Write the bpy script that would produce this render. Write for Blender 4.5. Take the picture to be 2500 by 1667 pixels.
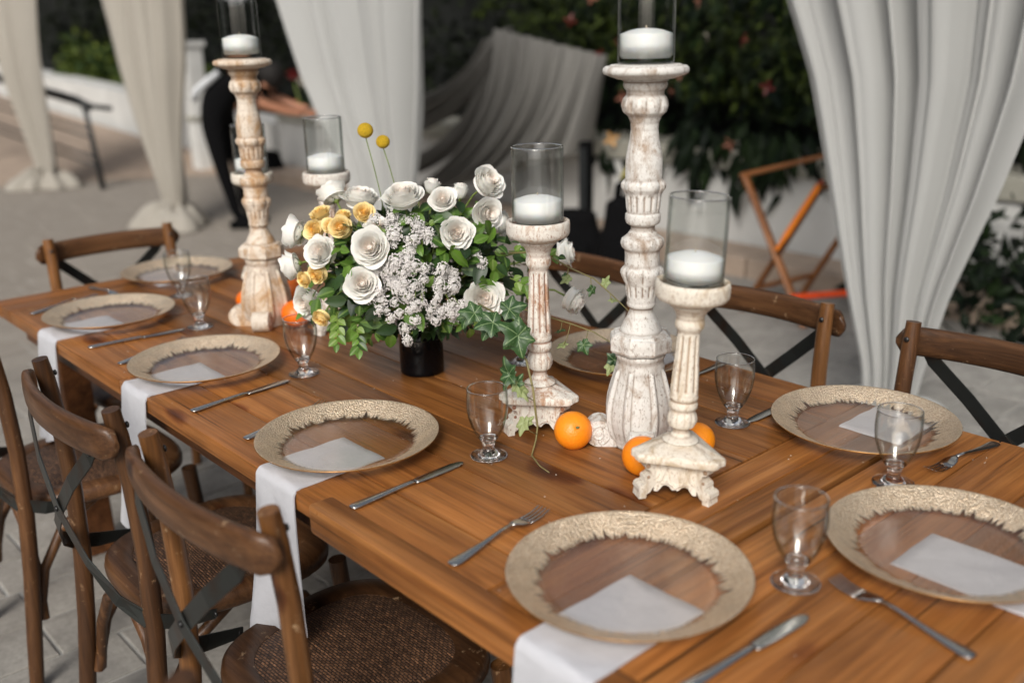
import bpy, bmesh, math, random
from math import sin, cos, pi, radians, sqrt, atan2
from mathutils import Vector, Matrix, noise
for o in list(bpy.data.objects): bpy.data.objects.remove(o)
SC = bpy.context.scene; COL = SC.collection
# ---------------------------------------------------------------- camera, sky, sun, exposure
cd = bpy.data.cameras.new('camera'); cam = bpy.data.objects.new('camera', cd); COL.objects.link(cam)
cam.matrix_world = Matrix(((-.66922, .21394, -.71159, 0), (-.74274, -.22067, .63217, 0), (-.02178, .95159, .30658, 1.5), (0, 0, 0, 1)))
cd.sensor_width = 36; cd.lens = 34.82; cd.clip_start = .05; cd.clip_end = 300
cd.dof.use_dof = True; cd.dof.focus_distance = 1.86; cd.dof.aperture_fstop = 1.8
SC.camera = cam
W = bpy.data.worlds.new('World'); SC.world = W; W.use_nodes = True
wn = W.node_tree; wn.nodes.clear()
sky = wn.nodes.new('ShaderNodeTexSky'); sky.sky_type = 'NISHITA'; sky.sun_disc = False
SUN_AZ, SUN_EL = radians(126), radians(36)     # azimuth measured from +X counter-clockwise
sky.sun_elevation = SUN_EL; sky.sun_rotation = pi/2 - SUN_AZ; sky.air_density = 1; sky.dust_density = 4; sky.ozone_density = 1.5
bg = wn.nodes.new('ShaderNodeBackground'); bg.inputs[1].default_value = .09
wo = wn.nodes.new('ShaderNodeOutputWorld'); hs = wn.nodes.new('ShaderNodeHueSaturation'); hs.inputs['Saturation'].default_value = .35; wn.links.new(sky.outputs[0], hs.inputs['Color']); wn.links.new(hs.outputs[0], bg.inputs[0]); wn.links.new(bg.outputs[0], wo.inputs[0])
sd = bpy.data.lights.new('sun', 'SUN'); sd.energy = 1.9; sd.angle = radians(22); sd.color = (1, .95, .88)
sun = bpy.data.objects.new('sun', sd); COL.objects.link(sun)
sdir = Vector((cos(SUN_AZ)*cos(SUN_EL), sin(SUN_AZ)*cos(SUN_EL), sin(SUN_EL)))
sun.rotation_euler = sdir.to_track_quat('Z', 'Y').to_euler(); sun.location = sdir*20
SC.view_settings.view_transform = 'Standard'; SC.view_settings.look = 'None'
SC.view_settings.exposure = 0.38; SC.view_settings.gamma = 1; SC.view_settings.use_curve_mapping = False
SC.render.engine = 'CYCLES'
cy = SC.cycles; cy.max_bounces = 14; cy.transmission_bounces = 12; cy.transparent_max_bounces = 16; cy.glossy_bounces = 5
cy.diffuse_bounces = 4; cy.sample_clamp_indirect = 6; cy.use_denoising = True; cy.blur_glossy = .6

# ---------------------------------------------------------------- mesh helpers
class MB:
    def __init__(s): s.v = []; s.f = []; s.a = {}
    def add(s, vs, fs):
        b = len(s.v); s.v += [tuple(p) for p in vs]; s.f += [tuple(b+i for i in f) for f in fs]; return s
    def box(s, x0, x1, y0, y1, z0, z1):
        return s.add([(x0,y0,z0),(x1,y0,z0),(x1,y1,z0),(x0,y1,z0),(x0,y0,z1),(x1,y0,z1),(x1,y1,z1),(x0,y1,z1)],
                     [(0,3,2,1),(4,5,6,7),(0,1,5,4),(1,2,6,5),(2,3,7,6),(3,0,4,7)])
    def grid(s, P, close_u=False, close_v=False):   # P[i][j]
        n, m = len(P), len(P[0]); fs = []
        for i in range(n if close_u else n-1):
            for j in range(m if close_v else m-1):
                a, b = i*m+j, i*m+(j+1) % m; c, d = ((i+1) % n)*m+(j+1) % m, ((i+1) % n)*m+j
                fs.append((a, b, c, d))
        return s.add([p for r in P for p in r], fs)
    def lathe(s, prof, n=32, mod=None, cap=True, c=(0,0)):   # prof (r,z)
        P = []
        for r, z in prof:
            row = []
            for k in range(n):
                t = 2*pi*k/n; rr = mod(r, z, t) if mod else r
                row.append((c[0]+rr*cos(t), c[1]+rr*sin(t), z))
            P.append(row)
        b = len(s.v); s.grid(P, close_v=True)
        if cap:
            if prof[0][0] > 1e-6: s.f.append(tuple(b+n-1-k for k in range(n)))
            L = b+(len(prof)-1)*n
            if prof[-1][0] > 1e-6: s.f.append(tuple(L+k for k in range(n)))
        return s
    def tube(s, pts, rad, n=8, flat=1.0, cap=True):
        pts = [Vector(p) for p in pts]; m = len(pts)
        rad = rad if isinstance(rad, (list, tuple)) else [rad]*m
        t0 = (pts[1]-pts[0]).normalized(); up = Vector((0,0,1)) if abs(t0.z) < .9 else Vector((1,0,0))
        nn = t0.cross(up).normalized(); P = []
        for i in range(m):
            t = (pts[min(i+1,m-1)]-pts[max(i-1,0)]).normalized()
            nn = (nn-t*nn.dot(t)).normalized(); bb = t.cross(nn)
            P.append([pts[i]+(nn*cos(2*pi*k/n)+bb*sin(2*pi*k/n)*flat)*rad[i] for k in range(n)])
        b = len(s.v); s.grid(P, close_v=True)
        if cap:
            s.f.append(tuple(b+n-1-k for k in range(n))); s.f.append(tuple(b+(m-1)*n+k for k in range(n)))
        return s
    def prism(s, poly, h0, h1, fr):                 # polygon in (u,v), extruded along w from h0 to h1; fr(u,v,w)->xyz
        n = len(poly)
        return s.add([fr(u,v,h0) for u,v in poly]+[fr(u,v,h1) for u,v in poly],
                     [tuple(range(n-1,-1,-1)), tuple(range(n,2*n))]+[(i,(i+1)%n,n+(i+1)%n,n+i) for i in range(n)])
    def ball(s, c, r, n=10, m=7, sq=(1,1,1)):
        P = [[(c[0]+r*sq[0]*sin(pi*(i+.02)/(m+.04))*cos(2*pi*k/n), c[1]+r*sq[1]*sin(pi*(i+.02)/(m+.04))*sin(2*pi*k/n), c[2]+r*sq[2]*cos(pi*i/m)) for k in range(n)] for i in range(m+1)]
        return s.grid(P, close_v=True)
    def mesh(s, name, mat=None, smooth=True, bevel=0, sub=0, weld=False, sharp=None):
        me = bpy.data.meshes.new(name); me.from_pydata(s.v, [], s.f); me.update()
        if bevel or sub or weld:
            bm = bmesh.new(); bm.from_mesh(me)
            if weld: bmesh.ops.remove_doubles(bm, verts=bm.verts, dist=1e-5)
            if bevel: bmesh.ops.bevel(bm, geom=[e for e in bm.edges if e.is_manifold and e.calc_face_angle(0) > .5], offset=bevel, segments=2, affect='EDGES', profile=.6)
            bm.to_mesh(me); bm.free()
        for k, arr in s.a.items():
            at = me.attributes.new(k, 'FLOAT', 'POINT')
            if len(arr) == len(me.vertices): at.data.foreach_set('value', arr)
        if smooth: me.polygons.foreach_set('use_smooth', [True]*len(me.polygons))
        if sharp:
            try: me.set_sharp_from_angle(angle=radians(sharp))
            except Exception: pass
        for m in (mat if isinstance(mat, (list, tuple)) else [mat] if mat else []): me.materials.append(m)
        me.update(); return me
def ob(name, me, parent=None, loc=(0,0,0), rot=(0,0,0), **kw):
    o = bpy.data.objects.new(name, me); COL.objects.link(o); o.location = loc; o.rotation_euler = rot
    if parent: o.parent = parent
    for k, v in kw.items(): o[k] = v
    return o
def thing(name, label, cat, loc=(0,0,0), rz=0, group=None, me=None, tilt=None):
    o = ob(name, me, None, loc, (tilt[0], tilt[1], rz) if tilt else (0,0,rz)); o['label'] = label; o['category'] = cat
    if group: o['group'] = group
    return o
def dup(root, loc, rz, label=None, group=None, tilt=None):
    r = root.copy(); COL.objects.link(r); r.location = loc; r.rotation_euler = (tilt[0], tilt[1], rz) if tilt else (0,0,rz)
    if label: r['label'] = label
    if group: r['group'] = group
    for ch in list(root.children):
        c = ch.copy(); COL.objects.link(c); c.parent = r
        for g in list(ch.children):
            d = g.copy(); COL.objects.link(d); d.parent = c
    return r
def lerp(a, b, t): return a+(b-a)*t
def ipol(xs, ys, x):
    if x <= xs[0]: return ys[0]
    for i in range(len(xs)-1):
        if x <= xs[i+1]: return lerp(ys[i], ys[i+1], (x-xs[i])/(xs[i+1]-xs[i]))
    return ys[-1]
def dense(prof, step):
    out = [prof[0]]
    for a, b in zip(prof, prof[1:]):
        L = sqrt((a[0]-b[0])**2+(a[1]-b[1])**2); n = max(1, int(L/step))
        out += [(lerp(a[0],b[0],k/n), lerp(a[1],b[1],k/n)) for k in range(1, n+1)]
    return out

# ---------------------------------------------------------------- materials
class N:
    def __init__(s, name):
        s.m = bpy.data.materials.new(name); s.m.use_nodes = True; s.t = s.m.node_tree; s.t.nodes.clear()
        s.out = s.n('ShaderNodeOutputMaterial')
    def n(s, t, **kw):
        x = s.t.nodes.new(t)
        for k, v in kw.items(): setattr(x, k, v)
        return x
    def l(s, a, b): s.t.links.new(a, b)
    def co(s, scale=(1,1,1), rnd=0, kind='Object'):
        tc = s.n('ShaderNodeTexCoord'); mp = s.n('ShaderNodeMapping'); mp.inputs['Scale'].default_value = scale
        src = tc.outputs[kind]
        if rnd:
            oi = s.n('ShaderNodeObjectInfo'); mu = s.n('ShaderNodeMath', operation='MULTIPLY'); mu.inputs[1].default_value = rnd
            s.l(oi.outputs['Random'], mu.inputs[0]); ad = s.n('ShaderNodeVectorMath', operation='ADD'); s.l(src, ad.inputs[0]); s.l(mu.outputs[0], ad.inputs[1]); src = ad.outputs[0]
        s.l(src, mp.inputs['Vector']); return mp.outputs[0]
    def noise(s, vec, scale, detail=4, rough=.55, dist=0):
        x = s.n('ShaderNodeTexNoise'); s.l(vec, x.inputs['Vector']); x.inputs['Scale'].default_value = scale
        x.inputs['Detail'].default_value = detail; x.inputs['Roughness'].default_value = rough; x.inputs['Distortion'].default_value = dist
        return x.outputs['Fac']
    def vor(s, vec, scale, feature='F1', rnd=1):
        x = s.n('ShaderNodeTexVoronoi', feature=feature); s.l(vec, x.inputs['Vector']); x.inputs['Scale'].default_value = scale
        x.inputs['Randomness'].default_value = rnd; return x.outputs['Distance']
    def ramp(s, fac, stops):
        x = s.n('ShaderNodeValToRGB'); s.l(fac, x.inputs[0]); e = x.color_ramp.elements
        while len(e) < len(stops): e.new(.5)
        for i, (p, c) in enumerate(stops):
            e[i].position = p; e[i].color = (c, c, c, 1) if isinstance(c, (int, float)) else (*c, 1)
        return x.outputs['Color']
    def mix(s, fac, a, b, mode='MIX'):
        x = s.n('ShaderNodeMix', data_type='RGBA', blend_type=mode)
        for inp, v in ((x.inputs[0], fac), (x.inputs[6], a), (x.inputs[7], b)):
            if isinstance(v, (int, float)): inp.default_value = v if inp == x.inputs[0] else (v, v, v, 1)
            elif isinstance(v, tuple): inp.default_value = (*v, 1)
            else: s.l(v, inp)
        return x.outputs[2]
    def math(s, op, a, b=0):
        x = s.n('ShaderNodeMath', operation=op)
        for i, v in enumerate((a, b)):
            if isinstance(v, (int, float)): x.inputs[i].default_value = v
            else: s.l(v, x.inputs[i])
        return x.outputs[0]
    def attr(s, name): x = s.n('ShaderNodeAttribute', attribute_name=name); return x.outputs['Fac']
    def rand(s): return s.n('ShaderNodeObjectInfo').outputs['Random']
    def bump(s, h, st, dist=.01):
        x = s.n('ShaderNodeBump'); x.inputs['Strength'].default_value = st; x.inputs['Distance'].default_value = dist; s.l(h, x.inputs['Height']); return x.outputs[0]
    def pbr(s, col, rough=.5, metal=0, bump=None, **kw):
        b = s.n('ShaderNodeBsdfPrincipled')
        def setv(inp, v):
            if isinstance(v, (int, float)) : inp.default_value = v
            elif isinstance(v, tuple): inp.default_value = (*v, 1) if len(v) == 3 and inp.type == 'RGBA' else v
            else: s.l(v, inp)
        setv(b.inputs['Base Color'], col); setv(b.inputs['Roughness'], rough); setv(b.inputs['Metallic'], metal)
        for k, v in kw.items(): setv(b.inputs[k.replace('_', ' ')], v)
        if bump is not None: s.l(bump, b.inputs['Normal'])
        return b.outputs[0]
    def end(s, sh): s.l(sh, s.out.inputs['Surface']); return s.m
def wood(name, dark, mid, light, ax=0, rough=.42, bump=.25, coat=0., vary=.35, stretch=1.3, across=20, worn=None, knots=.13, cracks=.0):
    n = N(name); sc = [across]*3; sc[ax] = stretch
    v = n.co(tuple(sc), 7.3); g = n.noise(v, 1.0, 8, .62, 1.4)
    c = n.ramp(g, [(.22, dark), (.48, mid), (.76, light)])
    sc2 = [210]*3; sc2[ax] = 5
    f = n.noise(n.co(tuple(sc2), 5), 1, 4, .6); c = n.mix(.6, c, n.ramp(f, [(.3, .45), (.62, 1.15)]), 'MULTIPLY')
    sc3 = [62]*3; sc3[ax] = 2.4
    l_ = n.noise(n.co(tuple(sc3), 3), 1, 3, .5, .6); c = n.mix(.38, c, n.ramp(l_, [(.36, (.50,.42,.36)), (.52, (1,1,1)), (.66, (1.12,1.1,1.05))]), 'MULTIPLY')
    bl = n.noise(n.co((1,1,1), 3), 3.5, 3); c = n.mix(.5, c, n.ramp(bl, [(.3, .55), (.7, 1.3)]), 'MULTIPLY')
    sk = [6.5]*3; sk[ax] = 3.0
    kn = n.n('ShaderNodeVectorMath', operation='ADD'); n.l(n.co(tuple(sk), 9), kn.inputs[0]); nv = n.n('ShaderNodeTexNoise'); nv.inputs['Scale'].default_value = 2.; n.l(n.co((9,9,9), 2), nv.inputs['Vector']); nm = n.n('ShaderNodeVectorMath', operation='SCALE'); n.l(nv.outputs['Color'], nm.inputs[0]); nm.inputs['Scale'].default_value = .16; n.l(nm.outputs[0], kn.inputs[1])
    k = n.vor(kn.outputs[0], 1.0); c = n.mix(1, c, n.ramp(k, [(knots*.25, (.16,.10,.08)), (knots*.7, (.55,.42,.36)), (knots, (1,1,1))]), 'MULTIPLY')
    if cracks:
        s4 = [130]*3; s4[ax] = 1.6; cr = n.noise(n.co(tuple(s4), 6), 1, 2, .4); c = n.mix(n.ramp(cr, [(.26, cracks), (.31, 0.)]), c, (.02,.009,.004))
    r = n.ramp(n.rand(), [(0, 1-vary), (1, 1+vary*.6)]); c = n.mix(1, c, r, 'MULTIPLY')
    if worn:
        w = n.noise(n.co((1,1,1), 4), 38, 6, .7); c = n.mix(n.ramp(w, [(.62, 0.), (.7, .7)]), c, worn)
    sm = n.noise(n.co((1,1,1), 2), 7, 5, .7); rr = n.math('ADD', n.ramp(g, [(.3, rough+.10), (.7, rough-.06)]), n.math('MULTIPLY', n.math('SUBTRACT', sm, .5), .35))
    return n.end(n.pbr(c, rr, bump=n.bump(n.math('ADD', f, n.math('MULTIPLY', g, 1.5)), bump, .002), Coat_Weight=coat, Coat_Roughness=.25, Specular_IOR_Level=.32))
M = {}
M['table'] = wood('table_wood', (.13,.043,.011), (.31,.118,.030), (.44,.190,.057), 0, .38, .3, .05, .34, 1.0, 17, None, .21, .8)
M['table_dark'] = wood('table_frame_wood', (.04,.015,.006), (.12,.045,.015), (.2,.08,.03), 0, .5)
M['chair'] = wood('chair_wood', (.026,.011,.005), (.090,.039,.015), (.165,.076,.030), 2, .42, .35, .1, .35, worn=(.36,.22,.12))
M['chair_x'] = wood('chair_rail_wood', (.028,.012,.006), (.088,.039,.016), (.155,.073,.031), 0, .42, .35, .1, .35, worn=(.36,.24,.14))
M['chair_light'] = wood('chair_wood_light', (.05,.020,.007), (.165,.070,.022), (.27,.125,.046), 2, .38, .35, .15, .25, worn=(.45,.3,.17))
M['tray'] = wood('tray_stand_wood', (.09,.03,.01), (.25,.09,.025), (.36,.15,.05), 2, .35, .1, .2)
def rattan():
    n = N('rattan_weave'); v = n.co((1,1,1))
    b = n.n('ShaderNodeTexBrick'); n.l(v, b.inputs['Vector']); b.inputs['Scale'].default_value = 1
    b.inputs['Brick Width'].default_value = .011; b.inputs['Row Height'].default_value = .0052; b.inputs['Mortar Size'].default_value = .0011; b.inputs['Mortar Smooth'].default_value = .6
    b.inputs['Color1'].default_value = (.24,.12,.06,1); b.inputs['Color2'].default_value = (.10,.048,.025,1); b.inputs['Mortar'].default_value = (.012,.006,.004,1)
    f = n.noise(n.co((60,220,60)), 1, 4); c = n.mix(.8, b.outputs['Color'], n.ramp(f, [(.3,.35), (.55,1.), (.72, 2.2)]), 'MULTIPLY')
    h = n.math('SUBTRACT', 1, b.outputs['Fac'])
    return n.end(n.pbr(c, .55, bump=n.bump(n.math('ADD', h, f), .8, .004)))
M['rattan'] = rattan()
def strap():
    n = N('strap_metal'); v = n.co((1,1,1), 5); a = n.noise(v, 14, 5)
    c = n.mix(n.ramp(a, [(.5,0.), (.72,1.)]), (.075,.08,.076), (.08,.045,.03)); return n.end(n.pbr(c, .34, .9, bump=n.bump(a, .1)))
M['strap'] = strap()
def simple(name, col, rough=.5, metal=0, nz=0, nscale=20, bump=0, **kw):
    n = N(name)
    if nz or bump:
        a = n.noise(n.co((1,1,1), 3), nscale, 6); c = n.mix(1, col, n.ramp(a, [(.3, 1-nz), (.7, 1+nz*.5)]), 'MULTIPLY') if nz else col
        return n.end(n.pbr(c, rough, metal, bump=n.bump(a, bump) if bump else None, **kw))
    return n.end(n.pbr(col, rough, metal, **kw))
M['bolt'] = simple('bolt_metal', (.05,.05,.05), .35, .8)
M['steel'] = simple('cutlery_steel', (.62,.61,.58), .2, 1, .12, 9, .02)
M['wax'] = simple('candle_wax', (.93,.93,.915), .45, Subsurface_Weight=.4, Subsurface_Radius=(.01,.008,.006))
M['wick'] = simple('wick', (.5,.42,.3), .8)
M['vase'] = simple('black_glaze', (.002,.0028,.004), .12, 0, 0, 20, 0, Specular_IOR_Level=.22, Coat_Weight=.05, Coat_Roughness=.03)
M['black'] = simple('black_fabric', (.004,.004,.0045), .95, 0, .3, 60, .1, Specular_IOR_Level=.1)
M['blackmetal'] = simple('black_railing_paint', (.012,.014,.015), .45)
M['skin'] = simple('skin', (.36,.16,.09), .5, 0, .1, 8)
M['hair'] = simple('dark_hair', (.006,.004,.003), .8, 0, .3, 60, .2)
M['whitecloth'] = simple('white_shirt', (.6,.62,.64), .8)
M['wall'] = simple('painted_wall', (.60,.60,.58), .8, 0, .12, 3, .06)
M['cap'] = simple('wall_coping', (.33,.32,.27), .8, 0, .2, 8, .08)
M['tan'] = simple('tan_kerb_stone', (.40,.31,.24), .8, 0, .18, 6, .1)
M['board'] = simple('rust_board', (.22,.10,.05), .7, 0, .2, 5)
M['stem'] = simple('green_stem', (.16,.22,.045), .5, 0, .2, 30)
M['vine'] = simple('vine_stem', (.22,.19,.075), .55, 0, .3, 40)
M['orange_glow_paint'] = simple('painted_orange_glow', (1.0,.27,.02), .5, 0, .15, 40)  # orange light on the tray stand, put into the colour
M['red_glow_paint'] = simple('painted_red_orange_glow', (.95,.09,.01), .5, 0, .15, 40)  # red-orange part of that light, also painted as base colour
M['pot'] = simple('white_pot', (.5,.5,.47), .6)
def glass(name, col=(1,1,1), rough=0., ior=1.48):
    n = N(name); g = n.n('ShaderNodeBsdfGlass'); g.inputs['Color'].default_value = (*col, 1); g.inputs['Roughness'].default_value = rough; g.inputs['IOR'].default_value = ior
    return n.end(g.outputs[0])
M['glass'] = glass('clear_glass', (1,1,1))
def thin():
    n = N('thin_clear_glass'); lw = n.n('ShaderNodeLayerWeight'); lw.inputs['Blend'].default_value = .5; fc = lw.outputs['Facing']
    tr = n.n('ShaderNodeBsdfTransparent'); n.l(n.ramp(fc, [(0., (.99,.995,.99)), (.5, (.975,.985,.98)), (.74, (.76,.79,.78)), (.92, (.34,.38,.38)), (1., (.16,.19,.19))]), tr.inputs[0])
    gl = n.n('ShaderNodeBsdfGlossy'); gl.inputs['Roughness'].default_value = .015
    mx = n.n('ShaderNodeMixShader'); n.l(n.ramp(fc, [(0., .075), (.5, .09), (.72, .2), (.87, .42), (1., .9)]), mx.inputs[0]); n.l(tr.outputs[0], mx.inputs[1]); n.l(gl.outputs[0], mx.inputs[2]); return n.end(mx.outputs[0])
M['thin'] = thin(); M['water'] = glass('water', (1,1,1), 0, 1.33)
def dish():                                         # thin textured glass
    n = N('plate_glass'); v = n.co((1,1,1)); a = n.noise(v, 220, 3); b = n.noise(v, 14, 3)
    nb = n.bump(n.math('ADD', a, n.math('MULTIPLY', b, 2.5)), .35, .0012)
    tr = n.n('ShaderNodeBsdfTransparent'); tr.inputs[0].default_value = (.95,.93,.91,1)
    gl = n.n('ShaderNodeBsdfGlossy'); gl.inputs['Roughness'].default_value = .16; gl.inputs['Color'].default_value = (1,.97,.95,1); n.l(nb, gl.inputs['Normal'])
    fr = n.n('ShaderNodeLayerWeight'); fr.inputs['Blend'].default_value = .5; n.l(nb, fr.inputs['Normal'])
    mx = n.n('ShaderNodeMixShader'); n.l(n.ramp(fr.outputs['Facing'], [(0., .08), (.4, .15), (.7, .36), (1., .9)]), mx.inputs[0]); n.l(tr.outputs[0], mx.inputs[1]); n.l(gl.outputs[0], mx.inputs[2])
    return n.end(mx.outputs[0])
M['dish'] = dish()
def gold():
    n = N('gold_leaf_rim'); v = n.co((1,1,1), 3)
    a = n.vor(v, 300, 'F1'); b = n.noise(v, 520, 3); c = n.noise(v, 30, 4)
    col = n.mix(n.ramp(n.math('ADD', n.math('MULTIPLY', a, .6), n.math('MULTIPLY', b, .6)), [(.35, 0.), (.75, 1.)]), (1.,.85,.66), (.76,.57,.38))
    col = n.mix(.4, col, n.ramp(c, [(.3,.6), (.7,1.15)]), 'MULTIPLY')
    nb = n.bump(n.math('ADD', a, b), 1., .0015)
    g = n.pbr(col, .32, .72, bump=nb)
    # ragged inner border: radius attribute against an angular noise
    rad = n.attr('rad'); e = n.attr('edge')
    m = n.ramp(n.math('SUBTRACT', n.math('ADD', rad, n.math('MULTIPLY', n.math('SUBTRACT', n.noise(v, 260, 2), .5), .25)), e), [(.30, 0.), (.62, 1.)])
    tr = n.n('ShaderNodeBsdfTransparent'); tr.inputs[0].default_value = (.90,.85,.79,1)
    gl = n.n('ShaderNodeBsdfGlossy'); gl.inputs['Roughness'].default_value = .2
    ms = n.n('ShaderNodeMixShader'); ms.inputs[0].default_value = .14; n.l(tr.outputs[0], ms.inputs[1]); n.l(gl.outputs[0], ms.inputs[2])
    mx = n.n('ShaderNodeMixShader'); n.l(m, mx.inputs[0]); n.l(ms.outputs[0], mx.inputs[1]); n.l(g, mx.inputs[2]); return n.end(mx.outputs[0])
M['gold'] = gold()
M['amber'] = simple('amber_underside', (.42,.20,.05), .25, .5, .25, 150, .1)
def white_stone(name, base, stain, stain2, amt, sc=26, crev=.9):
    n = N(name); v = n.co((1,1,1), 5)
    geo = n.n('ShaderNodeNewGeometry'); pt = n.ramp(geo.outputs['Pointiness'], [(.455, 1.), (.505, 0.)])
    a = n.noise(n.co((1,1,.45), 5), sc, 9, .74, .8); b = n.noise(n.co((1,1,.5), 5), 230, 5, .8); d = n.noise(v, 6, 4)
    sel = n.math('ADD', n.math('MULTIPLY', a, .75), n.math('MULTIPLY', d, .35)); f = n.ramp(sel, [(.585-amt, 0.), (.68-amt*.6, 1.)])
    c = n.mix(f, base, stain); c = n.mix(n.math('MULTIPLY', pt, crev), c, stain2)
    c = n.mix(n.ramp(b, [(.55, 0.), (.62, .7)]), c, stain2)
    c = n.mix(.4, c, n.ramp(d, [(.3,.75), (.7,1.1)]), 'MULTIPLY')
    return n.end(n.pbr(c, .72, bump=n.bump(n.math('ADD', a, n.math('MULTIPLY', b, .6)), .55, .0035)))
M['stoneA'] = white_stone('whitewash_grey', (.73,.71,.67), (.40,.31,.24), (.20,.13,.085), .03)
M['stoneA_foot'] = white_stone('whitewash_grey_foot', (.73,.71,.67), (.40,.31,.24), (.20,.13,.085), .045, 40, 0.)
M['stoneC_foot'] = white_stone('whitewash_ochre_foot', (.72,.64,.54), (.46,.28,.14), (.24,.13,.07), .06, 30, 0.)
M['stoneB'] = white_stone('whitewash_cream', (.78,.72,.62), (.52,.40,.26), (.30,.18,.10), .04)
M['stoneC'] = white_stone('whitewash_ochre', (.72,.64,.54), (.46,.28,.14), (.24,.13,.07), .075, 20)
M['stoneD'] = white_stone('whitewash_rust', (.76,.72,.65), (.44,.27,.17), (.26,.10,.05), .035, 60)
def cloth(name, col, trans=.25, nz=.06, rough=.85, bsc=60, bst=.05):
    n = N(name); a = n.noise(n.co((1,1,1), 2), bsc, 4); c = n.mix(1, col, n.ramp(a, [(.3,1-nz), (.7,1+nz*.3)]), 'MULTIPLY')
    p = n.pbr(c, rough, bump=n.bump(a, bst, .004)); t = n.n('ShaderNodeBsdfTranslucent'); n.l(c, t.inputs[0])
    mx = n.n('ShaderNodeMixShader'); mx.inputs[0].default_value = trans; n.l(p, mx.inputs[1]); n.l(t.outputs[0], mx.inputs[2]); return n.end(mx.outputs[0])
M['napkin'] = cloth('napkin_linen', (.60,.605,.64), .05, .05, .9, 26, .8)
M['curtain'] = cloth('sheer_white_drape', (.60,.605,.59), .42, .08, .9, 900, .1)
M['curtain_warm'] = cloth('cream_drape', (.50,.465,.405), .35)
M['swag'] = cloth('grey_swag_cloth', (.27,.262,.245), .25)
def petal(name, outer, inner, blush):
    n = N(name); t = n.attr('layer'); h = n.attr('tip')
    c = n.ramp(t, [(0., inner), (.22, lerp3(inner, outer, .5)), (.6, outer)])
    a = n.noise(n.co((1,1,1), 9), 90, 3); c = n.mix(.5, c, n.ramp(a, [(.3,.9), (.7,1.05)]), 'MULTIPLY')
    c = n.mix(n.math('MULTIPLY', n.ramp(h, [(0., 1.), (.55, 0.)]), .55), c, blush)
    p = n.pbr(c, .6, bump=n.bump(a, .12, .002), Subsurface_Weight=.18, Subsurface_Radius=(.008,.006,.005)); tr = n.n('ShaderNodeBsdfTranslucent'); n.l(c, tr.inputs[0])
    mx = n.n('ShaderNodeMixShader'); mx.inputs[0].default_value = .24; n.l(p, mx.inputs[1]); n.l(tr.outputs[0], mx.inputs[2]); return n.end(mx.outputs[0])
def lerp3(a, b, t): return tuple(lerp(x, y, t) for x, y in zip(a, b))
M['rose_white'] = petal('rose_petal_white', (.95,.94,.895), (.97,.88,.80), (.78,.78,.60))
M['rose_yellow'] = petal('rose_petal_yellow', (1.,.83,.44), (1.,.70,.22), (.9,.62,.2))
M['statice'] = cloth('statice_floret', (.97,.945,.93), .4, .2, .8, 300, .2)
M['calyx'] = simple('statice_calyx', (.14,.17,.06), .7, 0, .4, 200)
M['crasp'] = simple('yellow_billy_button', (.95,.60,.02), .8, 0, .5, 700, .9)
def leafmat(name, lo, hi, rough=.38, vein=None, back=None):
    n = N(name); r = n.rand(); c = n.ramp(r, [(0., lo), (1., hi)])
    a = n.noise(n.co((1,1,1), 5), 60, 3); c = n.mix(.6, c, n.ramp(a, [(.3,.7), (.7,1.15)]), 'MULTIPLY')
    if vein: c = n.mix(n.ramp(n.attr('vein'), [(.35, 0.), (.85, .8)]), c, vein)
    p = n.pbr(c, rough, bump=n.bump(a, .1, .003)); t = n.n('ShaderNodeBsdfTranslucent'); n.l(c, t.inputs[0])
    mx = n.n('ShaderNodeMixShader'); mx.inputs[0].default_value = .25; n.l(p, mx.inputs[1]); n.l(t.outputs[0], mx.inputs[2]); return n.end(mx.outputs[0])
M['leaf'] = leafmat('foliage_leaf', (.028,.075,.016), (.14,.27,.035), .36, (.16,.26,.06))
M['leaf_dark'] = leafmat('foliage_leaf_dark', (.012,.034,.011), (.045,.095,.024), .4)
M['leaf_lime'] = leafmat('foliage_leaf_lime', (.13,.24,.035), (.22,.34,.07), .4, (.28,.38,.12))
M['ivy'] = leafmat('ivy_leaf', (.022,.066,.020), (.05,.115,.032), .42, (.30,.42,.20))
M['ivy_pale'] = leafmat('ivy_leaf_pale', (.26,.33,.12), (.36,.42,.18), .5, (.45,.5,.28))
def hedge_leaf(name, lo, hi):
    n = N(name); g = n.n('ShaderNodeNewGeometry'); c = n.ramp(g.outputs['Random Per Island'], [(0., lo), (.6, lerp3(lo, hi, .35)), (1., hi)])
    p = n.pbr(c, .6, Specular_IOR_Level=.2); t = n.n('ShaderNodeBsdfTranslucent'); n.l(c, t.inputs[0])
    mx = n.n('ShaderNodeMixShader'); mx.inputs[0].default_value = .2; n.l(p, mx.inputs[1]); n.l(t.outputs[0], mx.inputs[2]); return n.end(mx.outputs[0])
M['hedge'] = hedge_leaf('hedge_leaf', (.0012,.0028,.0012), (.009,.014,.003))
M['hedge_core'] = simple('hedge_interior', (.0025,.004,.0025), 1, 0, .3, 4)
M['bush'] = hedge_leaf('bush_leaf', (.01,.028,.008), (.11,.14,.02))
M['broad'] = hedge_leaf('broad_leaf', (.002,.006,.003), (.014,.028,.007))
def orange():
    n = N('orange_peel'); v = n.co((1,1,1), 3); a = n.vor(v, 260); b = n.noise(v, 12, 4)
    c = n.mix(n.ramp(b, [(.35,0.), (.7,1.)]), (.86,.22,.006), (.90,.30,.010))
    return n.end(n.pbr(c, .38, bump=n.bump(a, .35, .0012), Subsurface_Weight=.08, Subsurface_Radius=(.01,.004,.001)))
M['orange'] = orange(); M['orange_red'] = simple('tangerine_peel_red', (.88,.17,.006), .4, 0, .1, 12, 0)
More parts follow.
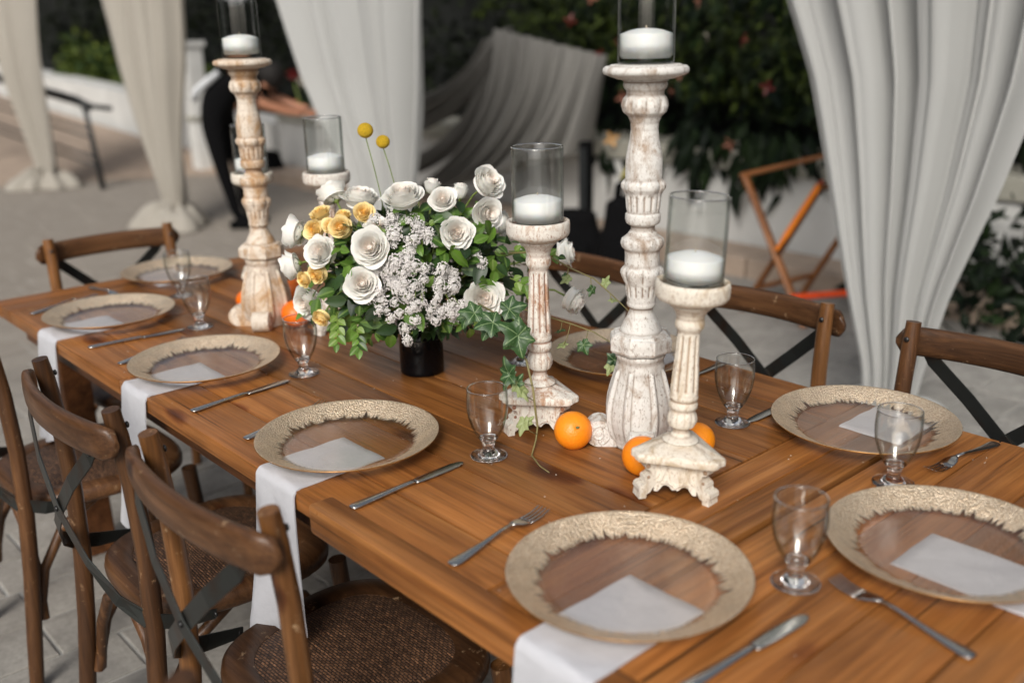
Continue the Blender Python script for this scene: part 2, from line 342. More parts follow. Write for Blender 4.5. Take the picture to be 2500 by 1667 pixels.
def paver():
    n = N('paver_stone'); v = n.co((1,1,1), 13)
    a = n.noise(v, 9, 8, .65, .3); b = n.noise(v, 60, 5, .7); k = n.noise(v, 3.1, 4)
    c = n.ramp(a, [(.3, (.22,.213,.198)), (.5, (.315,.303,.28)), (.7, (.385,.372,.342))])
    c = n.mix(.7, c, n.ramp(b, [(.32,.62), (.6,1.08)]), 'MULTIPLY')
    c = n.mix(n.ramp(k, [(.60,0.), (.74,.6)]), c, (.13,.13,.13)); c = n.mix(1, c, n.ramp(n.rand(), [(0,.86), (1,1.1)]), 'MULTIPLY')
    # broad warm drift over the terrace
    sp = n.n('ShaderNodeSeparateXYZ'); n.l(geo_pos(n), sp.inputs[0]); w = n.math('ADD', n.math('MULTIPLY', sp.outputs[0], .1), n.math('MULTIPLY', n.noise(geo_pos(n), .5, 3), .35)); c = n.mix(n.ramp(w, [(.35,.05), (.75,.62)]), c, (.27,.225,.18))
    return n.end(n.pbr(c, .8, bump=n.bump(n.math('ADD', a, b), .35, .006)))
def geo_pos(n): return n.n('ShaderNodeNewGeometry').outputs['Position']
M['paver'] = paver(); M['mortar'] = simple('light_mortar', (.35,.345,.325), .9, 0, .15, 30, .1)
rnd = random.Random(7)
# ================================================================ SETTING
g = MB(); g.add([(-30,-60,-.006),(60,-60,-.006),(60,40,-.006),(-30,40,-.006)], [(0,1,2,3)])
ground = ob('ground', g.mesh('ground', M['mortar'], smooth=False), kind='structure')
camp = Vector((0,0,1.5)); cf = Vector((.71159,-.63217,-.30658)); cr = Vector((-.66922,-.74274,-.02178)); cu = Vector((.21394,-.22067,.95159))
def inview(x, y, z=0, mg=1.12):
    d = Vector((x,y,z))-camp; w = d.dot(cf)
    return w > .1 and abs(d.dot(cr)/w) < .517*mg and abs(d.dot(cu)/w) < .345*mg
pav_root = ob('pavement', None, kind='structure')
cells = []
for i in range(-8, 66):
    x0 = 2.385+.196*(i-8)+.005; y = -5.25+rnd.uniform(-.4, 0)
    while y < 2.4:
        L = rnd.choice((.36,.40,.40,.46,.52)); cells.append((x0, x0+.186, y+.005, y+L-.005)); y += L
cells.sort(key=lambda c: (not inview((c[0]+c[1])/2, (c[2]+c[3])/2, 0, 1.0), (c[0]-.0)**2+(c[2])**2))
def slab(mb, x0, x1, y0, y1, z):
    e = .003
    mb.add([(x0,y0,-.02),(x1,y0,-.02),(x1,y1,-.02),(x0,y1,-.02),(x0,y0,z-.002),(x1,y0,z-.002),(x1,y1,z-.002),(x0,y1,z-.002),(x0+e,y0+e,z),(x1-e,y0+e,z),(x1-e,y1-e,z),(x0+e,y1-e,z)],
           [(8,9,10,11),(4,5,9,8),(5,6,10,9),(6,7,11,10),(7,4,8,11),(0,1,5,4),(1,2,6,5),(2,3,7,6),(3,0,4,7)])
far = MB()
for k, (x0,x1,y0,y1) in enumerate(cells):
    z = rnd.uniform(-.0015, .0015)
    if k < 285:
        m = MB(); cx, cy_ = (x0+x1)/2, (y0+y1)/2; slab(m, x0-cx, x1-cx, y0-cy_, y1-cy_, z); ob('paver', m.mesh('paver', M['paver'], smooth=False), pav_root, (cx, cy_, 0))
    else: slab(far, x0, x1, y0, y1, z)
ob('paver_field', far.mesh('paver_field', M['paver'], smooth=False), pav_root, kind='stuff')
# planter wall along y=-5.3 with coping, tan kerb, ramp parapet further on
def wallrun(name, label, x0, x1, y0, y1, z0, z1, capz, seg=1.6):
    t = thing(name, label, 'wall', ((x0+x1)/2, (y0+y1)/2, 0)); m = MB(); cx, cy_ = (x0+x1)/2, (y0+y1)/2
    m.box(x0-cx, x1-cx, y0-cy_, y1-cy_, z0, z1); ob('wall_face', m.mesh('wall_face', M['wall'], smooth=False), t)
    x = x0
    while x < x1-.01:
        xe = min(x+seg, x1); m = MB(); m.box((x-xe)/2+.004, (xe-x)/2-.004, y0-cy_-.02, y1-cy_+.035, 0, capz-z1)
        ob('coping_stone', m.mesh('coping_stone', M['cap'], smooth=False, bevel=.008), t, ((x+xe)/2-cx, 0, z1)); x = xe
    return t
wallrun('planter_wall', 'long low white planter wall with beige coping behind the right hand chairs', .2, 9.6, -5.75, -5.3, -.02, .57, .69)
t = thing('kerb', 'low peach stone kerb running along the foot of the planter wall', 'kerb', (5.2,-5.1,0))
x = .4
while x < 12:
    m = MB(); m.box(-.49,.49,-.16,.19,-.02,.12); ob('kerb_stone', m.mesh('kerb_stone', M['tan'], smooth=False, bevel=.012), t, (x+.5-5.2, 0, rnd.uniform(-.002,.002))); x += 1.0
t = thing('ramp_parapet', 'white sloping parapet beside the ramp behind the black handrail', 'wall', (14,-5.5,0)); m = MB()
m.add([(-4.2,-.2,-.05),(6,-.2,.3),(6,.2,.3),(-4.2,.2,-.05),(-4.2,-.2,.52),(6,-.2,1.0),(6,.2,1.0),(-4.2,.2,.52)], [(0,3,2,1),(4,5,6,7),(0,1,5,4),(1,2,6,5),(2,3,7,6),(3,0,4,7)])
ob('wall_face', m.mesh('wall_face', M['wall'], smooth=False), t)
m = MB(); m.add([(9.9,-5.2,.004),(24,-5.2,.75),(24,-2.2,.75),(11.5,-2.2,.004)], [(0,1,2,3)]); m.add([(11.5,-2.2,-.05),(11.5,-2.2,.004),(24,-2.2,.75),(24,-2.2,-.05)], [(0,1,2,3)])
ob('ramp', m.mesh('ramp', M['tan'], smooth=False), kind='structure')
# pillar and rust board
t = thing('gate_pillar', 'slim square white pillar left of the bending person', 'pillar', (10.55,-4.85,0)); m = MB(); m.box(-.09,.09,-.09,.09,-.02,1.32); ob('shaft', m.mesh('shaft', M['wall'], smooth=False, bevel=.01), t)
m = MB(); m.box(-.12,.12,-.12,.12,0,.06); ob('pillar_cap', m.mesh('pillar_cap', M['wall'], smooth=False, bevel=.01), t, (0,0,1.32)); m = MB(); m.box(-.11,.11,-.11,.11,0,.05); ob('pillar_band', m.mesh('pillar_band', M['cap'], smooth=False, bevel=.01), t, (0,0,.55))
t = thing('rust_panel', 'slanted rust brown panel between the white pillar and the shrubs', 'panel', (10.8,-5.6,0)); m = MB()
m.prism([(-.35,0),(.25,0),(.05,1.25),(-.35,1.25)], -.03, .03, lambda u,v,w: (-u, w, v)); ob('panel', m.mesh('panel', M['board'], smooth=False, bevel=.008), t); m = MB(); m.box(-.03,.03,-.05,.05,-.02,1.3); ob('support_post', m.mesh('support_post', M['black'], smooth=False), t, (.38,0,0))
# handrail
t = thing('handrail', 'black metal handrail descending the ramp between the two left drapes', 'railing', (10.1,-3.56,0))
m = MB(); m.tube([(0,0,-.01),(.03,.02,.4),(.08,.03,.74),(.16,.03,.84)], [.03,.027,.025,.025], 10); ob('post', m.mesh('post', M['blackmetal']), t)
m = MB(); m.tube([(.05,0,.80),(.3,.02,.85),(2.4,.35,1.10),(5.2,.7,1.55)], .03, 8, 1.6); m.tube([(.0,-.2,.77),(.05,-.05,.8),(.1,.0,.82)], .024, 8); ob('top_rail', m.mesh('top_rail', M['blackmetal']), t)
for z in (.52, .25):
    m = MB(); m.tube([(.05,.02,z-.02),(2.2,.35,z+.24),(5.2,.7,z+.66)], .012, 6); ob('lower_rail', m.mesh('lower_rail', M['blackmetal']), t)
    m = MB(); m.tube([(.05,.02,z+.06),(2.2,.35,z+.32),(5.2,.7,z+.74)], .012, 6); ob('lower_rail', m.mesh('lower_rail', M['blackmetal']), t)
m = MB(); m.tube([(2.6,.38,.0),(2.62,.38,.6),(2.6,.38,1.12)], .026, 8); ob('post', m.mesh('post', M['blackmetal']), t)
m = MB(); m.tube([(5.1,.7,.1),(5.1,.7,.9),(5.1,.7,1.54)], .026, 8); ob('post', m.mesh('post', M['blackmetal']), t)
# hedges
def leaves(mb, pts, size, r, droop=0., asp=.45):
    for p in pts:
        d = Vector((r.gauss(0,1), r.gauss(0,1)+.4, r.gauss(0,.8)-droop)).normalized(); nrm = Vector((r.gauss(0,.8), r.gauss(.9,.6), r.gauss(.5,.6))).normalized()
        s = d.cross(nrm).normalized(); nn = s.cross(d); L = size*r.uniform(.6,1.35); w = L*asp; p = Vector(p)
        a, b = p+d*L*.45-s*w*.5-nn*L*.06, p+d*L*.45+s*w*.5-nn*L*.06
        mb.add([p, a, p+d*L-nn*L*.12, b, p+d*L*.45+nn*L*.03], [(0,1,4),(1,2,4),(2,3,4),(3,0,4)])
def clump_pts(boxes, n, r, thr=-.1, sc=1.3):
    out = []
    while len(out) < n:
        b = r.choice(boxes); p = (r.uniform(b[0],b[1]), r.uniform(b[2],b[3]), r.uniform(b[4],b[5]))
        if noise.noise(Vector(p)*sc) > thr: out.append(p)
    return out
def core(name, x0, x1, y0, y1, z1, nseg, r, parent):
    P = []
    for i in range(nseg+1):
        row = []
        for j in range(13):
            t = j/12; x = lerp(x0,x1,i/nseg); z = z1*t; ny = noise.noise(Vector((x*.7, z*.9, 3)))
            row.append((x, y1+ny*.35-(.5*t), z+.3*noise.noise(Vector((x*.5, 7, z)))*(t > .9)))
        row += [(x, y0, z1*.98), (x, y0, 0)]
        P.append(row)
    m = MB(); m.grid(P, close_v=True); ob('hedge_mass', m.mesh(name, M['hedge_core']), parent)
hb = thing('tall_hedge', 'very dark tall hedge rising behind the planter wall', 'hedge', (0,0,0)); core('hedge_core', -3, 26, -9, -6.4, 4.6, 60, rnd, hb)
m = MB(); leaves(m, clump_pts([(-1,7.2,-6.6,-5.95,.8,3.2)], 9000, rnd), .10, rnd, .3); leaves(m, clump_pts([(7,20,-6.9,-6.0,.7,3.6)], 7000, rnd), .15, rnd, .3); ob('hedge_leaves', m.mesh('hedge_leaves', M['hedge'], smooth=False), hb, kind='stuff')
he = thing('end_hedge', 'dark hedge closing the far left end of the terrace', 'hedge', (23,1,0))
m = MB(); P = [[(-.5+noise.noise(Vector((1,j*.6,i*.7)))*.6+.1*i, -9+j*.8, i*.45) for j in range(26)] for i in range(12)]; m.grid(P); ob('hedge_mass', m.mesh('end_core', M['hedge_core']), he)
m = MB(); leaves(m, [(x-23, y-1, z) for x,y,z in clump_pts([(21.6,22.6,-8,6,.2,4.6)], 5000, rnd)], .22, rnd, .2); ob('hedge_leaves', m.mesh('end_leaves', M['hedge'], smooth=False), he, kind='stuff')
# overhanging foliage at top right (lighter, mossy)
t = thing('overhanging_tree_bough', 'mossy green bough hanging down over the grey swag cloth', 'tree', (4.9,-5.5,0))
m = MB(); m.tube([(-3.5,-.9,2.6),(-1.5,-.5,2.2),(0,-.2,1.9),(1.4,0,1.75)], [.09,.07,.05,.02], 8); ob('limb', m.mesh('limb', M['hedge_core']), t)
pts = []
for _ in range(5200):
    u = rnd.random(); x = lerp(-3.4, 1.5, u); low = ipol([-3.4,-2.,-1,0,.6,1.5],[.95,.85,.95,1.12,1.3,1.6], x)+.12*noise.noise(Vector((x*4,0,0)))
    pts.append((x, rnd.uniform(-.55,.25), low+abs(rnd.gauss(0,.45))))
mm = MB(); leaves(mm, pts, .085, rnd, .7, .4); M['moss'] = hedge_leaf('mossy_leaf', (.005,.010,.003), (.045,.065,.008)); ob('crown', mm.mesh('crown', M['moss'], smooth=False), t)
# left flowering shrub
def shrub(label, c, rad, n, size, mat, r, droop=0, asp=.45, cat='shrub', name='flowering_shrub'):
    t = thing(name, label, cat, c); m = MB(); pts = []
    for _ in range(n):
        v = Vector((r.gauss(0,1), r.gauss(0,1), abs(r.gauss(0,1)))).normalized()*(r.random()**.4); k = 1+.3*noise.noise(v*2+Vector(c))
        pts.append((v.x*rad[0]*k, v.y*rad[1]*k, v.z*rad[2]*k))
    leaves(m, pts, size, r, droop, asp); ob('foliage', m.mesh('foliage', M[mat], smooth=False), t)
    m = MB()
    for k in range(5): m.tube([(0,0,0),(r.uniform(-.5,.5)*rad[0],r.uniform(-.3,.3)*rad[1],rad[2]*.7)], [.02,.008], 6)
    ob('branches', m.mesh('branches', M['hedge_core']), t); return t
s1 = shrub('bright green shrub with cream flowers beside the black handrail', (13.6,-5.9,.5), (1.5,.4,.75), 1100, .17, 'bush', rnd)
s2 = shrub('yellow green shrub at the far end behind the leftmost drape', (16.8,-6.1,.6), (1.6,.5,.9), 800, .2, 'bush', rnd)
s3 = shrub('yellowish shrub between the rust brown panel and the bending person', (9.2,-5.9,.55), (.6,.3,.55), 420, .13, 'bush', rnd)
def blossom(t, p, r, mat, k=5):
    m = MB()
    for a in range(k):
        an = 2*pi*a/k; m.add([(0,0,0),(cos(an-.4)*r*.6,-.0+sin(an-.4)*r*.6,r*.25),(cos(an)*r,sin(an)*r,r*.4),(cos(an+.4)*r*.6,sin(an+.4)*r*.6,r*.25)], [(0,1,2,3)])
    ob('blossom', m.mesh('blossom', mat, smooth=False), t, p, (rnd.uniform(-2,-1),rnd.uniform(-.5,.5),rnd.uniform(0,6)))
M['cream'] = simple('cream_blossom', (.6,.55,.45), .7); M['pinkf'] = simple('salmon_spathe', (.30,.12,.08), .45); M['redf'] = simple('red_spathe', (.14,.012,.012), .5); M['orf'] = simple('orange_blossom', (.6,.30,.07), .6)
for k in range(9): blossom(s1, (rnd.uniform(-.9,1.1), rnd.uniform(.3,.45), rnd.uniform(.02,.35)), .10, M['cream'])
blossom(s1, (-.95,.42,.12), .11, M['orf']); blossom(s1, (-.45,.4,.5), .09, M['cream']); blossom(s3, (.45,.3,.38), .09, M['cream']); blossom(s3, (.6,.3,.1), .12, M['orf'])
# anthurium bed hanging over the right wall
t = thing('anthurium_bed', 'broad leaved plants with pink and red blooms spilling over the planter wall', 'plant', (3.4,-5.55,.55))
m = MB(); pts = []
for _ in range(1100):
    x = rnd.uniform(-3.2, 2.2); z = rnd.uniform(-.12,1.25)
    if z < .12 and noise.noise(Vector((x*1.7, 5, 0))) < .02: continue
    pts.append((x, rnd.uniform(-.35,.28 if z < .6 else .15), z))
leaves(m, pts, .20, rnd, 1.3, .42)
for _q in range(26): xx = rnd.choice((.68,.6,.5,.25,.15,.05,-.1))+rnd.gauss(0,.09); leaves(m, [(xx+rnd.gauss(0,.04), rnd.uniform(.2,.34), rnd.uniform(.13,.30)) for _ in range(5)], .24, rnd, 3.0, .36)
for x, z in ((1.52,.06),(1.45,-.0),(.63,.02),(.66,-.04),(.22,.03),(.35,.0),(.12,.05),(1.0,.05),(1.2,.04),(-.3,.05)): leaves(m, [(x+rnd.uniform(-.06,.06), rnd.uniform(.26,.33), z+rnd.uniform(-.02,.08)) for _ in range(4)], .22, rnd, 3.5, .34)
ob('foliage', m.mesh('foliage', M['broad'], smooth=False), t)
for (x, z, r_, mt) in ((1.75,.95,.05,'redf'),(1.45,.72,.05,'redf'),(1.32,.80,.05,'pinkf'),(1.25,.45,.055,'pinkf'),(.78,.62,.05,'pinkf'),(.62,1.05,.05,'pinkf'),(.55,.85,.045,'cream'),(.30,.82,.05,'redf'),(.85,.50,.05,'pinkf'),(1.35,.16,.06,'orf'),(.35,.2,.05,'pinkf'),(1.55,1.1,.05,'pinkf'),(.1,.55,.05,'redf'),(-1.6,.7,.05,'redf')): blossom(t, (x,.36,z), r_, M[mt], 4)
M['yl'] = simple('yellowed_leaf', (.30,.26,.03), .5)
for x, z in ((1.2,.02),(1.12,.04)):
    m = MB(); leaves(m, [(0,0,0)], .2, rnd, 3, .4); ob('yellowed_leaf', m.mesh('yellowed_leaf', M['yl'], smooth=False), t, (x,.32,z))
# unseen hedges added behind the camera to be mirrored in glass, glaze and steel
for (lb, a0, a1, rr, hh, sd_) in (('unseen dark hedge added behind the camera for reflections, right of the open gap', 160, 262, 7.5, 4.2, 3), ('unseen dark hedge added behind the camera for reflections, left of the open gap', 28, 96, 8.5, 4.0, 4)):
    t = thing('added_hedge', lb, 'hedge', (1,0,0)); P = []; n_ = 26
    for i in range(n_+1):
        an = radians(lerp(a0,a1,i/n_)); row = []
        for j in range(10):
            z = hh*j/9*(1+.12*noise.noise(Vector((i*.5,sd_,0)))); r_ = rr+.8*noise.noise(Vector((i*.4,j*.5,sd_)))+.05*j; row.append((r_*cos(an), r_*sin(an), z))
        P.append(row)
    m = MB(); m.grid(P); ob('hedge_mass', m.mesh('added_hedge_core', M['hedge_core']), t); pts = []
    for _ in range(1500): an = radians(rnd.uniform(a0,a1)); r_ = rr-.25+rnd.gauss(0,.2); pts.append((r_*cos(an), r_*sin(an), rnd.uniform(0,hh)))
    m = MB(); leaves(m, pts, .3, rnd); ob('hedge_leaves', m.mesh('added_hedge_leaves', M['broad'], smooth=False), t, kind='stuff')
s = shrub('low dark ground planting spilling onto the paving right of the big drape', (1.7,-5.0,.0), (1.0,.55,.62), 900, .12, 'broad', rnd, .4, .4, 'plant', 'ground_cover_plant')
# ---------------------------------------------------------------- drapes
def interp_rows(rows, z):
    rows = sorted(rows, key=lambda r: r[0]); zs = [r[0] for r in rows]
    if z > zs[-1]:
        a, b = rows[-2], rows[-1]; k = (z-b[0])/(b[0]-a[0]); return lerp(b[1], b[1]+(b[1]-a[1]), k), lerp(b[2], b[2]+(b[2]-a[2]), k)
    return ipol(zs, [r[1] for r in rows], z), ipol(zs, [r[2] for r in rows], z)
def drape(label, rows, y, ztop, folds, seed, mat, pool=.22):
    r = random.Random(seed); ph = [r.uniform(0,6.3) for _ in range(6)]; P = []; nz, nu = 46, folds*12
    xc = sum(interp_rows(rows, .15))/2; t = thing('drape', label, 'curtain', (xc, y, 0), 0, 'white drapes tied along the terrace')
    for i in range(nz+1):
        z = lerp(.10, ztop, (i/nz)**1.15); a, b = interp_rows(rows, z); w = abs(a-b); row = []
        for j in range(nu+1):
            u = j/nu; uu = u+.012*sin(2*pi*u*3+ph[0]+z*.15)*(u*(1-u)*4); k = 2*pi*uu*folds
            s_ = sin(k+ph[1]+.06*z+.8*sin(k*.37+ph[5])); d = (math.copysign(abs(s_)**.6, s_)*.62+.42*sin(k*.5+ph[2])+.25*sin(k*1.7+ph[3]+z*.08)+.10*sin(k*4.1+ph[0]))*min(w/folds,.17)*.52
            row.append((lerp(a,b,uu)-xc+.06*w/folds*sin(2*k+ph[4]), d+.02*sin(z*3+ph[5]), z))
        P.append(row)
    m = MB(); m.grid(P); ob('cloth_panel', m.mesh('cloth_panel', M[mat]), t)
    m = MB(); P = []
    for i in range(13):
        v = i/12; row = []
        for k in range(60):
            an = 2*pi*k/60; rr = .05+pool*.72*v*(1+.28*sin(an*3+ph[2])+.12*sin(an*9+ph[1])+.08*sin(an*14+ph[4])*v); zz = .012+.185*(1-v**2.2)**.6*(.72+.28*abs(sin(an*4.5+ph[3]+v*2)))*(1+.15*sin(an*11+ph[0]))
            row.append((rr*cos(an), rr*sin(an), max(zz,.004)))
        P.append(row)
    m.grid(P, close_v=True); ob('pooled_hem', m.mesh('pooled_hem', M[mat]), t)
    m = MB(); m.lathe([(.05,.13),(.064,.15),(.064,.18),(.05,.20)], 18); ob('tie_band', m.mesh('tie_band', M[mat]), t); return t
drape('large near white drape hanging right of the tray stand', [(0,1.655,1.51),(.3,1.689,1.464),(.6,1.789,1.405),(.95,1.902,1.302),(1.29,2.013,1.221),(1.54,2.126,1.184)], -3.2, 2.9, 6, 3, 'curtain')
drape('white drape tapering behind the bouquet and yellow billy buttons', [(0,4.72,4.55),(.48,4.923,4.45),(.76,5.018,4.387),(1.2,5.288,4.288),(1.63,5.459,4.22)], -3.2, 2.9, 5, 4, 'curtain')
drape('cream drape right of the black handrail', [(0,7.66,7.52),(.18,7.781,7.48),(.38,7.839,7.423),(.72,8.008,7.365),(1.27,8.309,7.257),(1.72,8.517,7.213)], -3.2, 2.9, 6, 5, 'curtain_warm', .3)
drape('leftmost cream drape at the far end of the terrace', [(0,10.75,10.55),(.24,11.0,10.475),(.64,11.179,10.395),(1.24,11.447,10.317),(1.82,11.716,10.231)], -3.2, 2.9, 6, 6, 'curtain_warm', .36)
t = thing('pergola_frame', 'white pergola frame whose posts stand inside the drapes', 'pergola', (6,-3.3,0))
for x in (1.58,4.63,7.6,10.65): m = MB(); m.tube([(0,0,0),(0,0,2.95)], .03, 10); ob('post', m.mesh('post', M['wall']), t, (x-6,.0,0))
m = MB(); m.box(-5.2,5.6,-.05,.05,2.9,3.0); ob('beam', m.mesh('beam', M['wall'], smooth=False), t)
# grey swag cloth behind: two sheets gathered at a high apex
t = thing('swag_cloth', 'grey cloth swagged down from the bough behind the bouquet', 'curtain', (5.6,-4.9,0))
def sheet(top, bot, mids, y0, seed, folds):
    P = []; r = random.Random(seed); p = [r.uniform(0,6) for _ in range(4)]
    for i in range(31):
        v = i/30; row = []
        for j in range(folds*10+1):
            u = j/(folds*10); T = Vector(top(u)); B = Vector(bot(u)); Q = Vector(mids(u)); q = T*(1-v)**2+Q*2*v*(1-v)+B*v*v
            amp = (.03+.07*v); row.append((q.x-5.6, y0+.9+amp*(sin(2*pi*u*folds+p[0]+v)+.5*sin(2*pi*u*folds*1.7+p[1])), q.y))
        P.append(row)
    m = MB(); m.grid(P); return m.mesh('cloth_panel', M['swag'])
L2 = lambda a, b: (lambda u: (lerp(a[0],b[0],u), lerp(a[1],b[1],u)))
ob('cloth_panel', sheet(L2((5.75,1.38),(5.45,1.48)), L2((6.95,.88),(6.95,.56)), L2((6.0,1.0),(5.8,.85)), -.92, 1, 4), t)
ob('cloth_panel', sheet(L2((5.58,1.46),(4.50,1.28)), L2((6.80,.10),(4.70,.66)), L2((5.50,.62),(4.62,.98)), -.86, 2, 9), t)
ob('cloth_panel', sheet(L2((5.70,1.40),(5.5,1.44)), L2((6.9,.42),(6.95,.22)), L2((5.9,.62),(5.8,.55)), -.95, 8, 3), t)

# ================================================================ TABLE
ZT = .76
table = thing('farm_table', 'long rustic brown plank dining table set for dinner', 'table', (1.717,-1.236,0))
def plank(x0, x1, y0, y1, axis='x', z=ZT, th=.036, mat='table', nm='plank', g=.0012, bev=.0028):
    L, Wd = ((x1-x0), (y1-y0)) if axis == 'x' else ((y1-y0), (x1-x0)); m = MB(); m.box(-L/2+g, L/2-g, -Wd/2+g, Wd/2-g, -th, 0)
    dz = 0 if nm != 'plank' else rnd.uniform(-.0007, .0007)
    ob(nm, m.mesh(nm, M[mat], smooth=True, bevel=bev, sharp=40), table, ((x0+x1)/2-1.717, (y0+y1)/2+1.236, z+dz), (0,0,0 if axis == 'x' else pi/2))
YL, YR = -.724, -1.752
ws = [.118,.142,.120,.135,.128,.140,.118,.127]; y = YL
for k, w in enumerate(ws):
    cuts = {0:[.917,2.14,2.93],1:[.917,1.62,2.93],2:[.917,2.55,2.93],3:[.917,2.93],4:[.917,1.95,2.93],5:[.917,2.4,2.93],6:[.917,1.45,2.93],7:[.917,2.93]}[k]
    for a, b in zip(cuts, cuts[1:]): plank(a, b, y-w, y)
    y -= w
for a, b in ((2.93,3.01),(3.01,3.087)): plank(a, b, YR, YL, 'y')
for a, b in ((.768,.836),(.836,.915)): plank(a, b, YR, YL-.036, 'y')
for a, b in ((.345,.412),(.412,.53),(.53,.645),(.645,.757)): plank(a, b, YR, YL-.036, 'y')
plank(.917-.15, 1.312, YL-.036, YL+.013, 'x', ZT+.0015, .052, bev=.006); plank(.345, .757, YL-.036, YL+.013, 'x', ZT+.001, .052, bev=.006)
for (a,b,c,d) in ((.45,3.0,-.80,-.775),(.45,3.0,-1.70,-1.675)): plank(a,b,c,d,'x',ZT-.038,.07,'table_dark','apron')
for (a,b) in ((.45,.475),(2.975,3.0)): plank(a,b,-1.68,-.79,'y',ZT-.038,.07,'table_dark','apron')
for lx in (.56, 2.86):
    for ly in (-.84,-1.63): m = MB(); m.box(-.04,.04,-.04,.04,0,ZT-.04); ob('leg', m.mesh('leg', M['table_dark'], smooth=False, bevel=.006), table, (lx-1.717, ly+1.236, 0))
cr_ = MB()
for _ in range(110):
    x, y = rnd.uniform(.5,2.6), rnd.uniform(-1.7,-.75); s = rnd.uniform(.0006,.0013); cr_.add([(x-s,y-s,ZT+.0008),(x+s,y-s*.6,ZT+.0008),(x+s*.7,y+s,ZT+.0008),(x,y,ZT+.0022)], [(0,1,3),(1,2,3),(2,0,3)])
M['crumb'] = simple('pale_crumb', (.6,.55,.48), .8); c_ = ob('fallen_petal_crumbs', cr_.mesh('crumbs', M['crumb'], smooth=False), kind='stuff'); c_['label'] = 'tiny pale crumbs and petal specks scattered on the table top'

